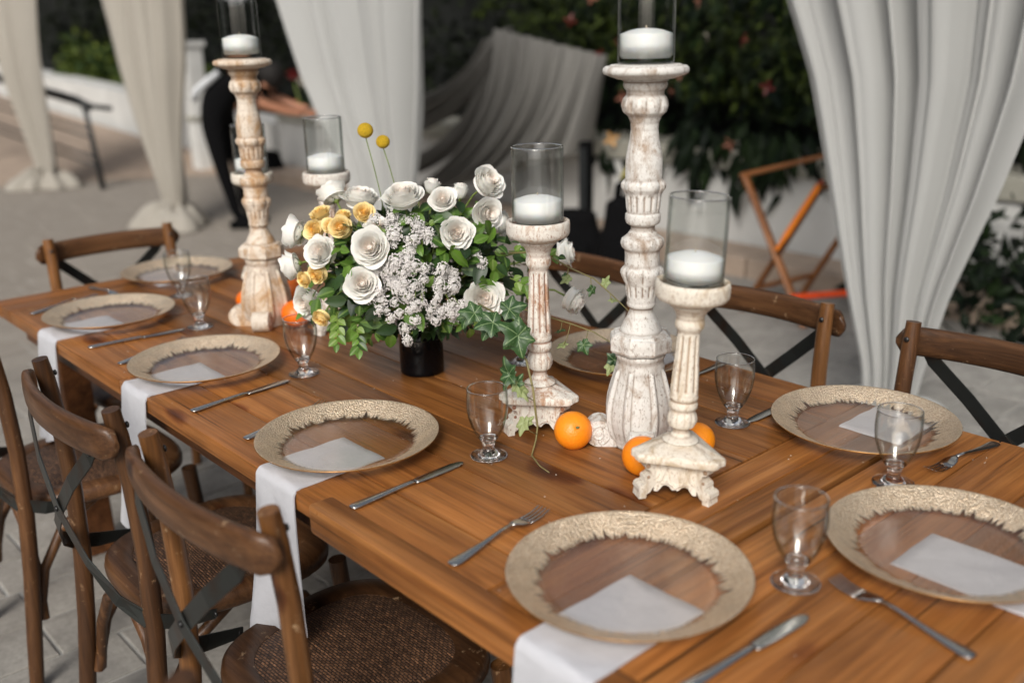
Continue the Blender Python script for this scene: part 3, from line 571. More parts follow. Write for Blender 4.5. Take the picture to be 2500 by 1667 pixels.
# ================================================================ CHAIRS
def make_chair(light=False):
    mz = M['chair_light'] if light else M['chair']; t = thing('crossback_chair', 'x', 'chair', (0,0,0))
    for s in (-1, 1):
        m = MB(); m.tube([(s*.198,-.262,0),(s*.196,-.245,.14),(s*.192,-.225,.30),(s*.190,-.212,.45),(s*.190,-.207,.60),(s*.189,-.212,.74),(s*.188,-.222,.84),(s*.188,-.229,.889)], [.0165,.018,.0185,.0185,.0175,.0172,.017,.0155], 14)
        ob('back_post', m.mesh('back_post', mz, sharp=50), t)
        m = MB(); m.tube([(s*.178,.185,.432),(s*.184,.195,.30),(s*.188,.20,.15),(s*.186,.212,0)], [.019,.0185,.0165,.0135], 12); ob('front_leg', m.mesh('front_leg', mz, sharp=50), t)
        for a, b in ((.188,.02), (-.222,-.05)):
            m = MB(); m.tube([(s*.182,a,.17),(s*.174,lerp(a,b,.18),.29),(s*.168,lerp(a,b,.5),.375),(s*.164,b,.425)], [.0115,.012,.012,.011], 10); ob('brace', m.mesh('brace', mz, sharp=50), t)
        m = MB(); m.tube([(s*.188,-.214,.17),(s*.16,-.205,.29),(s*.10,-.20,.38),(s*.03,-.198,.425)], [.0115,.012,.012,.011], 10); ob('brace', m.mesh('brace', mz, sharp=50), t)
    # crest rail
    P = []
    for i in range(37):
        q = -1+2*i/36; x = q*.228; y = -.246-.036*(1-q*q)+(.006 if abs(q) > .93 else 0); e = sqrt(max(0, 1-max(0, (abs(q)-.86)/.14)**2)); hh = .0315*(.25+.75*e); th = .0118*(.35+.65*e)
        zc = .838+.004*(1-q*q); row = []
        for k in range(14):
            an = 2*pi*k/14; row.append((x, y+th*math.copysign(abs(cos(an))**.6, cos(an)), zc+hh*math.copysign(abs(sin(an))**.75, sin(an))))
        P.append(row)
    m = MB(); m.grid(P, close_v=True); m.f.append(tuple(range(13,-1,-1))); m.f.append(tuple(len(m.v)-14+k for k in range(14)))
    ob('crest_rail', m.mesh('crest_rail', M['chair_x'], sharp=50), t)
    # metal straps
    for s in (-1, 1):
        pts = [(-s*.170,-.262,.822),(-s*.155,-.270,.800),(-s*.08,-.286,.730),(0,-.290,.655),(s*.09,-.278,.575),(s*.155,-.255,.515),(s*.197,-.222,.478),(s*.212,-.17,.458),(s*.214,-.10,.446)]
        P = []; V = [Vector(p)+Vector((0,-.0022*s,0)) for p in pts]
        for i, p in enumerate(V):
            tg = (V[min(i+1,len(V)-1)]-V[max(i-1,0)]).normalized(); out = Vector((p.x*(2.2 if i > 4 else .2), -1 if i < 6 else -.25, 0)).normalized(); wd = tg.cross(out).normalized(); w = .0155 if 0 < i < len(V)-1 else .010
            nn = wd.cross(tg).normalized(); P.append([p+wd*w-nn*.0014, p+wd*w+nn*.0014, p-wd*w+nn*.0014, p-wd*w-nn*.0014])
        m = MB(); m.grid(P, close_v=True); m.f.append((3,2,1,0)); n_ = len(m.v); m.f.append((n_-4,n_-3,n_-2,n_-1)); ob('strap', m.mesh('strap', M['strap'], smooth=False, bevel=.0007), t)
    for p in ((0,-.294,.655),(-.163,-.268,.812),(.163,-.268,.812),(-.188,-.205,.855),(.188,-.205,.855),(.217,-.105,.447),(-.217,-.105,.447)):
        m = MB(); m.ball((0,0,0), .006, 10, 6, (1,.6,1)); ob('bolt', m.mesh('bolt', M['bolt']), t, p)
    # seat
    def outl(th, gx, gy, yo=0):
        c, s_ = cos(th), sin(th); e = 2/3.0; yy = gy*math.copysign(abs(s_)**e, s_); xx = gx*math.copysign(abs(c)**e, c)*(1+.06*yy/gy); return xx, yy+yo
    nb = 48; prof = [(-.034,.0),(-.038,.006),(-.0,.0) ]
    P = []
    for (off, z) in ((-.050,.433),(-.004,.431),(.002,.437),(.0035,.450),(.001,.462),(-.007,.468),(-.040,.4685),(-.050,.464)):
        P.append([(*outl(2*pi*k/nb, .205+off, .205+off, .0), z) for k in range(nb)])
    m = MB(); m.grid(P, close_u=True, close_v=True); ob('seat_frame', m.mesh('seat_frame', M['chair_x'], sharp=60), t)
    P = []
    for i in range(9):
        q = 1-i/8; P.append([(*outl(2*pi*k/nb, .160*q+.0004, .160*q+.0004), .462+.009*(1-q**4)) for k in range(nb)])
    m = MB(); m.grid(P, close_v=True); m.f.append(tuple(len(m.v)-nb+k for k in range(nb))); ob('rattan_seat', m.mesh('rattan_seat', M['rattan']), t)
    return t
G = 'crossback chairs drawn up round the table'
chA = make_chair(False); chB = make_chair(True)
chA.location = (1.815,-.762,0); chA.rotation_euler = (0,0,pi-.01); chA['label'] = 'dark crossback chair with pointed rail end between the two hanging near side napkins'; chA['group'] = G
chB.location = (1.30,-.768,0); chB.rotation_euler = (0,0,pi+.02); chB['label'] = 'crossback chair with honey coloured posts and rattan seat fully in view at bottom left'; chB['group'] = G
dup(chA, (2.475,-.735,0), pi+.0, 'dark crossback chair cut off by the left edge of the photo')
dup(chA, (.67,-.540,0), pi+.05, 'blurred chair top just entering the bottom edge of the photo')
dup(chB, (1.30,-1.705,0), .03, 'crossback chair behind the front right candlestick with honey post at its right')
dup(chA, (.735,-1.70,0), -.03, 'crossback chair at far right with grey metal straps in front of the paving')
dup(chA, (1.86,-1.70,0), .02, 'crossback chair mostly hidden behind the bouquet and tall right candlestick')
dup(chB, (2.985,-1.12,0), pi/2-.05, 'crossback chair alone at the far head of the table')
# ================================================================ PLACE SETTINGS
random.seed(11); rnd = random.Random(21)
def plate_mesh():
    prof = [(0,.0045),(.03,.0045),(.07,.0045),(.100,.0046),(.108,.0049),(.114,.0056),(.1175,.0066)]
    m = MB(); m.lathe(prof[::-1], 96, cap=False); d = m.mesh('dish', M['dish'])
    P = []; rad = []; edge = []; r = random.Random(4); tbl = [r.random()**1.6*.8+.45*noise.noise(Vector((cos(q/24),sin(q/24),q*.07))) for q in range(161)]
    prs = [(.1175,.0066),(.121,.0078),(.125,.0093),(.130,.0115),(.138,.0152),(.147,.0195),(.156,.0236),(.162,.0262),(.1655,.0278),(.167,.0276)]
    for (q, z) in prs:
        row = []
        for k in range(320):
            a = 2*pi*k/320; row.append((q*cos(a), q*sin(a), z)); rad.append((q-.1175)/.03)
            t = .55*tbl[(k*7//5) % 160]+.45*tbl[(k//2) % 160]+.25*tbl[(k*11//3) % 160]; edge.append(-.40+.48*t*(.5+t))
        P.append(row)
    m = MB(); m.grid(P, close_v=True); m.f = [f[::-1] for f in m.f]; m.a = {'rad': rad, 'edge': edge}; g_ = m.mesh('gold_rim', M['gold'])
    m = MB(); m.lathe([(.1670,.0274),(.1677,.0264),(.1655,.0244),(.156,.0206),(.149,.0175)], 96, cap=False)
    return d, g_, m.mesh('underside', M['amber'])
pd, pg, pu = plate_mesh()
PT = ZT+.0042
plates = []
def plate(x, y, label, rz=0):
    if not plates:
        t = thing('charger_plate', label, 'plate', (x,y,PT), rz, 'gold rimmed glass charger plates'); ob('dish', pd, t); ob('gold_rim', pg, t); ob('underside', pu, t); plates.append(t)
    else: plates.append(dup(plates[0], (x,y,PT), rz, label))
def napkin(label, x0, x1, yin, edge_y, out=1, zbot=.45, rz=0, fl=(.015,.015,0.), fold=0., seed=1, axis='y', loc=None):
    # strip across local X, running along local +Y toward the table edge and over it (local frame: edge at y=0, inside is negative)
    r = random.Random(seed); ph = r.uniform(0,6); w = x1-x0; path = []
    L = abs(yin-edge_y)
    for k in range(11): path.append((-L+(L-.012)*k/10, ZT+.0032))
    for k in range(1,7): a = pi/2*k/6; path.append((-.012+.016*sin(a), ZT-.0128+.016*cos(a)))
    nh = 16; drop = ZT-.013-zbot
    for k in range(1,nh+1): path.append((.0045, ZT-.013-drop*k/nh))
    P = []; Q = []
    for i, (yy, zz) in enumerate(path):
        hang = max(0, (ZT-.013-zz)/max(drop,.01)); row = []; row2 = []
        for j in range(15):
            u = j/14; xx = (x0+w*u); hg = hang**1.15
            X = xx+fl[0]*hg*u-fl[1]*hg*(1-u); bulge = .018*hang*sin(pi*u)+(.008+.012*abs(fold))*hang*sin(pi*u*(2 if not fold else 3)+ph*.2)+.012*hang+.004*hang*sin(ph+5*u)
            lift = .0016*sin(3*u+ph+i*.5)+.0008*sin(9*u+i*.9) if zz > ZT else 0; sag = -.008*hang*(1-(2*u-1)**2) if i == len(path)-1 else 0
            th_ = .0012+.0009*(i >= len(path)-2); cz = -.0012*math.exp(-((u-.5)/.04)**2); row.append((X, yy+bulge+th_+cz*(hang > 0), zz+abs(lift)+sag+fl[2]*hg*(1-u))); row2.append((X, yy+bulge-th_, zz+abs(lift)*.4-.0022+sag+fl[2]*hg*(1-u)))
        P.append(row); Q.append(row2)
    m = MB(); n = len(P)
    loop = [[P[i][j] for j in range(15)]+[Q[i][j] for j in range(14,-1,-1)] for i in range(n)]
    b = len(m.v); m.grid(loop, close_v=True); m.f.append(tuple(range(29,-1,-1))); m.f.append(tuple((n-1)*30+k for k in range(30)))
    me = m.mesh('napkin', M['napkin'], sharp=60); o = thing('napkin', label, 'napkin', loc, rz, 'folded white napkins under the charger plates', me); return o
SE = [ # x0,x1,inner y (near side)
 (2.545,2.675,-.905,.435,'white napkin hanging at the far left corner of the near side'),
 (1.985,2.112,-.905,.395,'white napkin hanging just in front of the pointed chair rail'),
 (1.370,1.500,-.905,.435,'white napkin hanging over the rattan seat of the honey coloured chair'),
 (.676,.803,-.925,.44,'white napkin hanging at the bottom edge of the photo under the nearest plate')]
for k,(a,b,yi,zb,lb) in enumerate(SE): napkin(lb, -(b-a)/2, (b-a)/2, yi, (-.724 if k < 2 else -.724 if k == 2 else -.711), zbot=zb, loc=((a+b)/2, (-.724 if k < 3 else -.711), 0), fold=(1. if k == 2 else 0), seed=k+1, fl=((.10,.0,.07),(.09,-.05,.04),(.050,.040,.075),(.02,.02,0))[k])
napkin('white napkin under the far side plate beside the right hand goblet', -.06, .06, .148, 0, zbot=.45, rz=pi, loc=(.822,-1.752,0), seed=7)
napkin('white napkin under the plate hidden behind the tall right candlestick', -.06, .06, .155, 0, zbot=.45, rz=pi, loc=(1.40,-1.752,0), seed=8)
napkin('white napkin under the plate at the far head of the table', -.06, .06, .20, 0, zbot=.47, rz=-pi/2, loc=(3.087,-1.20,0), seed=9)
napkin('white napkin under the plate at the near head of the table at right', -.061, .061, .225, 0, zbot=.45, rz=pi/2, loc=(.345,-1.272,0), seed=10)
plate(2.627,-.895,'gold rimmed plate nearest the far left corner of the table',1)
plate(2.064,-.898,'gold rimmed plate second along the near side, above the pointed chair rail',2)
plate(1.458,-.887,'gold rimmed plate third along the near side, left of the middle goblet',3.3)
plate(.785,-.899,'gold rimmed plate nearest the camera at bottom centre',4.4)
plate(.527,-1.287,'gold rimmed plate cut off by the right edge at the near head of the table',5)
plate(.839,-1.613,'gold rimmed plate on the far side in front of the grey strapped chair',.6)
plate(1.42,-1.592,'gold rimmed plate half hidden behind the tall right candlestick',1.7)
plate(2.95,-1.229,'gold rimmed plate at the far head of the table',2.5)
# goblets
def goblet_mesh():
    o = [(.0,.0004),(.030,.0004),(.0333,.0014),(.0335,.0026),(.031,.0036),(.022,.005),(.0172,.0065),(.0162,.0100),(.0120,.0125),(.0102,.017),(.0098,.021),(.0118,.0245),(.0115,.0275),(.0135,.031),(.0185,.037),(.0245,.047),(.0300,.060),(.0345,.075),(.0368,.090),(.0372,.102),(.0366,.115),(.0358,.1285),(.0352,.130)]
    i = [(.0344,.1292),(.0346,.122),(.0356,.108),(.0357,.095),(.0340,.080),(.0300,.064),(.0245,.051),(.018,.0415),(.010,.0365),(.0,.0352)]
    m = MB(); m.lathe(dense(o[:14]+[(.0178,.0366),(.010,.0360),(0,.0352)], .004), 48, cap=False); st = m.mesh('foot_and_stem', M['glass'], weld=True)
    m = MB(); m.lathe(dense(o[14:]+i[:-2], .004), 48, cap=False); l_ = MB(); l_.grid([[((.0349+.0009*cos(b))*cos(a), (.0349+.0009*cos(b))*sin(a), .1297+.0009*sin(b)) for b in [2*pi*q/8 for q in range(8)]] for a in [2*pi*q/56 for q in range(56)]], close_u=True, close_v=True); return st, m.mesh('bowl', M['thin'], weld=True), l_.mesh('lip', M['glass'])
gs_, gb_, gl_ = goblet_mesh(); gob = None
for (x,y,lb) in ((1.248,-1.047,'water goblet standing just right of the third near side plate'),(1.034,-1.478,'water goblet right of the front right candlestick, before a wooden chair'),(.694,-1.452,'water goblet overlapping the far side plate at right'),
    (.635,-1.073,'water goblet between the two nearest plates at bottom right'),(1.876,-1.041,'water goblet in front of the orange below the bouquet'),(2.391,-1.037,'water goblet beside the knife of the far left plate'),
    (2.73,-1.14,'farthest water goblet, in front of the plate at the far head'),(1.584,-1.437,'water goblet mostly hidden behind the middle small candlestick')):
    if gob is None: gob = thing('water_goblet', lb, 'glass', (x,y,ZT+.001), 0, 'clear stemmed water goblets'); ob('foot_and_stem', gs_, gob); ob('bowl', gb_, gob); ob('lip', gl_, gob)
    else: gob = dup(gob, (x,y,ZT+.001), rnd.uniform(0,3), lb)
# cutlery (local: handle end at origin, runs along +X)
def blade_loft(st, n=12):      # (x, zc, halfwidth, halfthick)
    P = [[(x, w*math.copysign(abs(cos(2*pi*k/n))**.8, cos(2*pi*k/n)), z+h*sin(2*pi*k/n)) for k in range(n)] for x,z,w,h in st]
    m = MB(); m.grid(P, close_v=True); m.f.append(tuple(range(n-1,-1,-1))); m.f.append(tuple(len(m.v)-n+k for k in range(n))); return m
def make_knife(label, x0, y0, x1, y1):
    t = thing('table_knife', label, 'knife', (x0,y0,ZT+.0045), atan2(y1-y0,x1-x0), 'steel table knives')
    ob('handle', blade_loft([(0,0,.004,.0015),(.003,0,.0085,.0026),(.012,0,.0102,.003),(.05,.0004,.0085,.003),(.10,.0008,.0060,.0032),(.122,.0008,.0055,.0034),(.13,.0006,.0062,.003)]).mesh('knife_handle', M['steel']), t)
    ob('blade', blade_loft([(.13,.0006,.0068,.0016),(.137,.0003,.0095,.0011),(.16,0,.0105,.0009),(.20,0,.0108,.0008),(.222,0,.0096,.0007),(.234,0,.006,.0006),(.239,0,.0018,.0004)]).mesh('knife_blade', M['steel']), t); return t
def make_fork(label, x0, y0, x1, y1):
    t = thing('table_fork', label, 'fork', (x0,y0,ZT+.0035), atan2(y1-y0,x1-x0), 'steel dinner forks')
    ob('handle', blade_loft([(0,.001,.005,.001),(.004,.001,.0095,.0016),(.014,.001,.0108,.0018),(.035,.002,.0085,.002),(.07,.005,.0048,.0024),(.105,.0095,.0034,.0024),(.13,.011,.0036,.0022)]).mesh('fork_handle', M['steel']), t)
    m = blade_loft([(.13,.011,.0036,.0020),(.136,.0105,.0075,.0014),(.145,.008,.0118,.001),(.155,.0055,.0128,.0009),(.165,.004,.0126,.0009)])
    for k in range(4):
        y = -.0108+.0072*k; mm = blade_loft([(.163,.0042,.0020,.0009),(.175,.0035,.0018,.0009),(.19,.0045,.0016,.0009),(.203,.008,.0013,.0008),(.208,.0098,.0007,.0006)], 8)
        m.add([(a, b+y, c) for a,b,c in mm.v], mm.f)
    ob('tines', m.mesh('fork_tines', M['steel']), t); return t
kn = None
for (x0,y0,x1,y1,lb) in ((1.248,-.754,1.256,-.998,'knife lying in front of the third near side plate'),(1.834,-.755,1.856,-.989,'knife right of the second near side plate'),(2.421,-.76,2.398,-.979,'knife right of the far left plate'),
    (.596,-.775,.580,-.994,'blurred knife at bottom right between the nearest plate and the edge'),(1.015,-1.735,1.012,-1.510,'knife emerging from under the far side plate at right'),(1.25,-1.742,1.235,-1.52,'knife on the far side just left of the clear goblet'),(3.02,-1.50,2.80,-1.50,'knife right of the plate at the far head')):
    if kn is None: kn = make_knife(lb,x0,y0,x1,y1)
    else: kn = dup(kn, (x0,y0,ZT+.0045), atan2(y1-y0,x1-x0), lb)
fk = None
for (x0,y0,x1,y1,lb) in ((.999,-.76,1.022,-.983,'fork on the bare planks left of the nearest plate'),(1.627,-.766,1.676,-.988,'fork partly under the third near side plate'),(2.241,-.765,2.309,-.983,'fork partly under the second near side plate'),
    (2.847,-.757,2.90,-.97,'fork left of the far left plate'),(.393,-1.079,.605,-1.109,'blurred fork at bottom right pointing up to the goblet'),(.643,-1.728,.667,-1.52,'fork on the far side near the right edge of the photo'),(3.03,-.985,2.80,-1.005,'dark fork beside the plate at the far head')):
    if fk is None: fk = make_fork(lb,x0,y0,x1,y1)
    else: fk = dup(fk, (x0,y0,ZT+.0035), atan2(y1-y0,x1-x0), lb)

# ================================================================ CANDLESTICKS
def scroll_foot(w, R, L, H):   # silhouette in (radial u, z); returns polygon
    c = (L-R, R); pts = [(.012,0)]; 
    for k in range(15): a = -pi/2+ (pi/2+pi*1.02)*k/14; pts.append((c[0]+R*cos(a), c[1]+R*sin(a)))
    pts += [(c[0]-R*.80, c[1]-R*.38), (c[0]-R*1.3, c[1]-R*.34), (.03, H), (.012,H)]
    return pts, c
def foot_mesh(w, R, L, H):
    pts, c = scroll_foot(w,R,L,H); m = MB(); m.prism(pts, -w/2, w/2, lambda u,v,q: (u, q, v))
    for s in (-1,1):
        P = []; nT = 46
        for i in range(nT):
            a = -.6*pi-3.1*pi*i/nT; rr = R*.80*(1-i/nT*.85); P.append((c[0]+rr*cos(a), s*(w/2+.0005), c[1]+rr*sin(a)))
        m.tube(P, R*.075, 6)
        m.ball((c[0], s*w/2, c[1]), R*.2, 8, 5, (1,.5,1))
    return m.mesh('foot', None, bevel=0, sharp=35)
def leafband(z0, z1, n, amp, ph=0):
    def f(z, t):
        if z < z0 or z > z1: return 0
        q = (z-z0)/(z1-z0); return amp*sin(pi*q)**.6*(abs(sin(n*t/2+ph))**.7-.35)
    return f
def flutes(z0, z1, n, amp):
    def f(z, t):
        if z < z0 or z > z1: return 0
        e = min(1, (z-z0)/.006, (z1-z)/.006); return -amp*e*max(0, cos(n*t))**.8
    return f
def tall_stick(mat, name='tall_candlestick'):
    T = [(.0400,.182),(.0200,.2135)]
    shaft = [(.0500,.2085),(.0375,.2165),(.0350,.224),(.0310,.233),(.0250,.243),(.0205,.2535),(.0200,.259),(.0240,.2615),(.0258,.266),(.0245,.270),(.0252,.277),(.0275,.290),(.0290,.303),(.0300,.311),(.0340,.322),(.0338,.328),(.0300,.336),(.0298,.352),(.0305,.362),(.0345,.367),(.0362,.374),(.0350,.382),(.0265,.389),(.0203,.398),(.0205,.404),(.0285,.409),(.0304,.416),(.0300,.424),(.0272,.428),(.0290,.436),(.0302,.452),(.0305,.462),(.0345,.469),(.0352,.476),(.0312,.483),(.0315,.498),(.0312,.515),(.0285,.533),(.0250,.548),(.0228,.566),(.0235,.577),(.0278,.587),(.0345,.594),(.0366,.604),(.0350,.616),(.0308,.623),(.0315,.629),(.0350,.633),(.0366,.638),(.0350,.643),(.0400,.646)]
    fs = [flutes(.278,.304,14,.0022), leafband(.303,.333,6,.006), leafband(.366,.384,10,.0025), flutes(.428,.460,14,.0024), leafband(.458,.485,6,.0055,.6), leafband(.589,.620,9,.0042)]
    st = thing(name, 'x', 'candlestick', (0,0,0)); m = MB()
    m.lathe(dense(shaft,.0022), 112, mod=lambda r,z,t: r+sum(f(z,t) for f in fs)); ob('shaft', m.mesh('shaft', mat), st)
    m = MB(); m.lathe(dense([(.039,.6465),(.0465,.6475),(.0665,.6545),(.0690,.6555),(.0708,.6590),(.0700,.6640),(.0665,.6675),(.0590,.6680),(.0575,.6700),(.0,.6705)],.003), 64); ob('drip_plate', m.mesh('drip_plate', mat), st)
    m = MB(); oc = lambda t: cos(pi/8)/cos(((t+pi/8) % (pi/4))-pi/8)
    m.lathe(dense([(.0400,.1755),(.0440,.178),(.0545,.181),(.0578,.186),(.0580,.203),(.0560,.2085),(.0520,.2105),(.0500,.214),(.0380,.217)],.003), 128, mod=lambda r,z,t: r*(1-.055*(1-1) ) * (1+ (oc(t)-1)*1.15)); ob('collar', m.mesh('collar', mat, sharp=28), st)
    body = [(.0465,.0),(.0480,.010),(.0520,.020),(.0575,.034),(.0610,.050),(.0615,.066),(.0600,.084),(.0560,.102),(.0505,.120),(.0458,.136),(.0425,.150),(.0412,.163),(.0425,.168),(.0445,.171),(.0440,.1765)]
    def bm_(r, z, t):
        f = (t*4/(2*pi)+.5) % 1; d = abs(f-.5)*2; e = min(1, max(0,(z-.012)/.01), max(0,(.150-z)/.008)) if z < .16 else 0
        rib = math.exp(-((d-.56)/.085)**2)*.0042-.0022*(d < .42)-.0015*(d > .70)
        return (r+rib*max(0,e))*(1+.045*(abs(cos(2*t))**1.2-.5)*(1 if z < .155 else .3))
    m = MB(); m.lathe(dense(body,.0035), 224, mod=bm_); ob('base', m.mesh('base', mat), st)
    fm = foot_mesh(.042, .0255, .098, .024); fm.materials.append(M['stoneA_foot' if mat == M['stoneA'] else 'stoneC_foot'])
    for k in range(4): ob('foot', fm, st, (0,0,0), (0,0,k*pi/2))
    return st
def face_cam(x, y, off=0): return atan2(-y, -x)+off
GS = 'distressed white carved candlesticks'
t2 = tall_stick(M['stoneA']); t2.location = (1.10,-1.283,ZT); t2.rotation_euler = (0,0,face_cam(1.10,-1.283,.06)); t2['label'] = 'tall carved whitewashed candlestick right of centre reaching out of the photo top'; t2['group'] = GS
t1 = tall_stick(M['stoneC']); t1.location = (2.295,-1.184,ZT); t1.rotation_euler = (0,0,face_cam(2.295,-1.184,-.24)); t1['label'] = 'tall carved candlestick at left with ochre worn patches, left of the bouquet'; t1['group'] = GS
def small_stick(mat, zs=1.0, seed=0):      # triangular pedestal with three scrolled feet; zs shortens the shaft
    st = thing('small_candlestick', 'x', 'candlestick', (0,0,0)); Z = lambda z: .088+(z-.088)*zs
    sh = [(.0300,.094),(.0170,.103),(.0128,.112),(.0130,.118),(.0200,.1235),(.0225,.131),(.0230,.139),(.0215,.147),(.0195,.153),(.0190,.158),(.0225,.161),(.0232,.168),(.0222,.173),(.0198,.176),(.0225,.180),(.0230,.1845),(.0218,.188),(.0222,.196),(.0215,.217),(.0188,.264),(.0174,.312),(.0195,.3165),(.0224,.321),(.0232,.328),(.0222,.335),(.0212,.339),(.0225,.344),(.0232,.348),(.0280,.356),(.0330,.361),(.0350,.364)]
    fs = [flutes(Z(.192),Z(.310),9,.0030), leafband(Z(.120),Z(.156),11,.0018)]
    m = MB(); m.lathe([(r,Z(z)) for r,z in dense(sh,.0024)], 90, mod=lambda r,z,t: r+sum(f(z,t) for f in fs)); ob('shaft', m.mesh('shaft', mat), st)
    m = MB(); m.lathe([(r,Z(.364)+z-.364) for r,z in dense([(.034,.3645),(.0440,.369),(.0535,.3735),(.0570,.3785),(.0578,.386),(.0578,.396),(.0565,.4015),(.0530,.4025),(.0505,.3985),(.0495,.392),(.0,.3915)],.003)], 64); ob('drip_dish', m.mesh('drip_dish', mat), st)
    def tri(t, k):     # rounded triangle radius factor; corners at 90,210,330 deg
        a = (t-pi/2) % (2*pi/3); a = min(a, 2*pi/3-a); v = cos(pi/3)/cos(pi/3-a); return (v*k+(1-k)*.62) if v < 1 else 1
    def tr(R, rd): 
        def f(t):
            a = (t-pi/2) % (2*pi/3); a = a if a < pi/3 else 2*pi/3-a; v = .5/cos(pi/3-a); mx = .5/cos(pi/3-rd); return R*min(v, mx*(1-.5*max(0,rd-a)**1.5))/1
        return f
    lay = [(.0660,.064,.22),(.070,.0655,.22),(.0915,.066,.20),(.0935,.0685,.18),(.0935,.0755,.18),(.0915,.0785,.18),(.084,.0800,.2),(.060,.0860,.26),(.040,.0925,.5),(.026,.0985,.9),(.018,.104,1.05)]
    P = []
    for R_, z, rd in lay:
        f = tr(R_*1.12, rd); P.append([(f(2*pi*k/96)*cos(2*pi*k/96), f(2*pi*k/96)*sin(2*pi*k/96), z) for k in range(96)])
    m = MB(); m.grid(P, close_v=True); m.f.append(tuple(95-k for k in range(96))); ob('slab', m.mesh('slab', mat, sharp=50), st)
    # three side panels with a cusped lower edge and a raised tablet
    for k in range(3):
        an = -pi/2+k*2*pi/3
        half = [(0,.018),(.004,.0165),(.007,.019),(.010,.0225),(.015,.0245),(.020,.023),(.024,.017),(.028,.012),(.034,.012),(.034,.064)]
        poly = [(x,z) for x,z in half]+[(-x,z) for x,z in reversed(half[1:])]
        fr = lambda u,v,w: (u, -.0255-w-(.064-v)*.10, v)
        m = MB(); m.prism(poly, -.004, .004, fr)
        m.prism([(-.011,.034),(.011,.034),(.012,.058),(-.012,.058)], .0035, .0065, fr); m.prism([(-.006,.038),(.006,.038),(.006,.053),(-.006,.053)], .006, .0082, fr)
        for s in (-1,1):
            m.tube([fr(s*.016,.056,.005),fr(s*.019,.045,.0055),fr(s*.023,.034,.0055),fr(s*.030,.028,.005)], [.0022,.0026,.0026,.002], 6)
            m.tube([fr(0,.021,.005),fr(s*.006,.026,.0055),fr(s*.014,.030,.0055),fr(s*.022,.027,.005)], [.0022,.0022,.0024,.002], 6)
        ob('side_panel', m.mesh('side_panel', mat, sharp=40), st, (0,0,0), (0,0,an+pi/2))
    leg = [(.018,.062),(.052,.064),(.060,.061),(.063,.055),(.060,.050),(.054,.048),(.052,.043),(.056,.037),(.061,.036),(.0625,.032),(.060,.028),(.062,.0245),(.067,.024),(.0715,.021),(.0725,.015),(.070,.010),(.0705,.007),(.0715,.0),(.059,.0),(.0585,.007),(.053,.010),(.048,.018),(.042,.026),(.030,.032),(.018,.034)]
    for k in range(3):
        m = MB(); m.prism(leg, -.0105, .0105, lambda u,v,w: (u, w*(1+.25*(v < .03)), v))
        for s in (-1,1):
            P = [(.0635+.0065*(1-i/26*.8)*cos(i*.42), s*.0128, .0155+.0065*(1-i/26*.8)*sin(i*.42)) for i in range(26)]; m.tube(P, .0013, 5); m.ball((.058,s*.0105,.0555), .0045, 8, 5, (1,.5,1)); m.ball((.056,s*.0108,.036), .0032, 8, 5, (1,.5,1))
        ob('foot', m.mesh('foot', mat, sharp=35), st, (0,0,0), (0,0,pi/2+k*2*pi/3))
    return st, Z(.364)+.0275
TILT = (-.052*sin(radians(-48)), 0)
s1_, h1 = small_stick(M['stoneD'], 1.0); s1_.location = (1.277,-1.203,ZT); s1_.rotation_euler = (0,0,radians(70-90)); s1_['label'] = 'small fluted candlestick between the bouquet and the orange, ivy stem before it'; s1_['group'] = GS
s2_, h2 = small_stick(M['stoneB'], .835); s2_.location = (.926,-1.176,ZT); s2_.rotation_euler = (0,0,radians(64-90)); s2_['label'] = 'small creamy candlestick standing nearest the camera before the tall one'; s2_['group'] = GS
lean = Matrix.Rotation(radians(2.6), 4, Vector((cf.x, cf.y, 0)).normalized()); s2_.matrix_world = Matrix.Translation((.926,-1.176,ZT+.001)) @ lean @ Matrix.Rotation(radians(64-90), 4, 'Z')
s3_ = dup(s2_, (2.56,-1.315,ZT), .5, 'small candlestick almost wholly hidden behind the tall left one'); s4_ = dup(s1_, (2.12,-1.287,ZT), .2, 'small candlestick rising behind the white and yellow roses at left')
# hurricane glasses with floating candles
R_ = .0462
def holder(): 
    o = [(.0,.0005),(.044,.0005),(R_,.003),(R_,.1385),(R_-.0008,.1400),(R_-.0022,.1400),(R_-.0028,.1388),(R_-.0026,.012),(.040,.0085),(.0,.0080)]
    m = MB(); m.lathe(dense(o,.02), 64, cap=False); return m.mesh('hurricane_glass', M['thin'], weld=True, sharp=40)
def water():
    m = MB(); m.lathe([(0,.0078),(.0395,.0083),(.0425,.012),(.0431,.015),(.0431,.0420),(.0426,.0426),(.041,.0428),(0,.0428)], 64, cap=False); return m.mesh('water', M['water'], weld=True, sharp=30)
def candle():
    m = MB(); m.lathe([(0,.0105),(.020,.0108),(.031,.0125),(.0395,.0165),(.0430,.022),(.0432,.030),(.0432,.0450),(.0425,.0465),(.0385,.0474),(.033,.0495),(.025,.0522),(.014,.0540),(.004,.0546),(0,.0547)], 56, cap=False); return m.mesh('floating_candle', M['wax'], weld=True)
l_ = MB(); l_.grid([[((R_-.0014+.0013*cos(b))*cos(a), (R_-.0014+.0013*cos(b))*sin(a), .1396+.0012*sin(b)) for b in [2*pi*q/8 for q in range(8)]] for a in [2*pi*q/72 for q in range(72)]], close_u=True, close_v=True); hl = l_.mesh('lip', M['glass'])
hm, wm, cm_ = holder(), water(), candle(); wk = MB(); wk.tube([(0,0,.0535),(.0008,0,.0590)], .0012, 6); wkm = wk.mesh('wick', M['wick'])
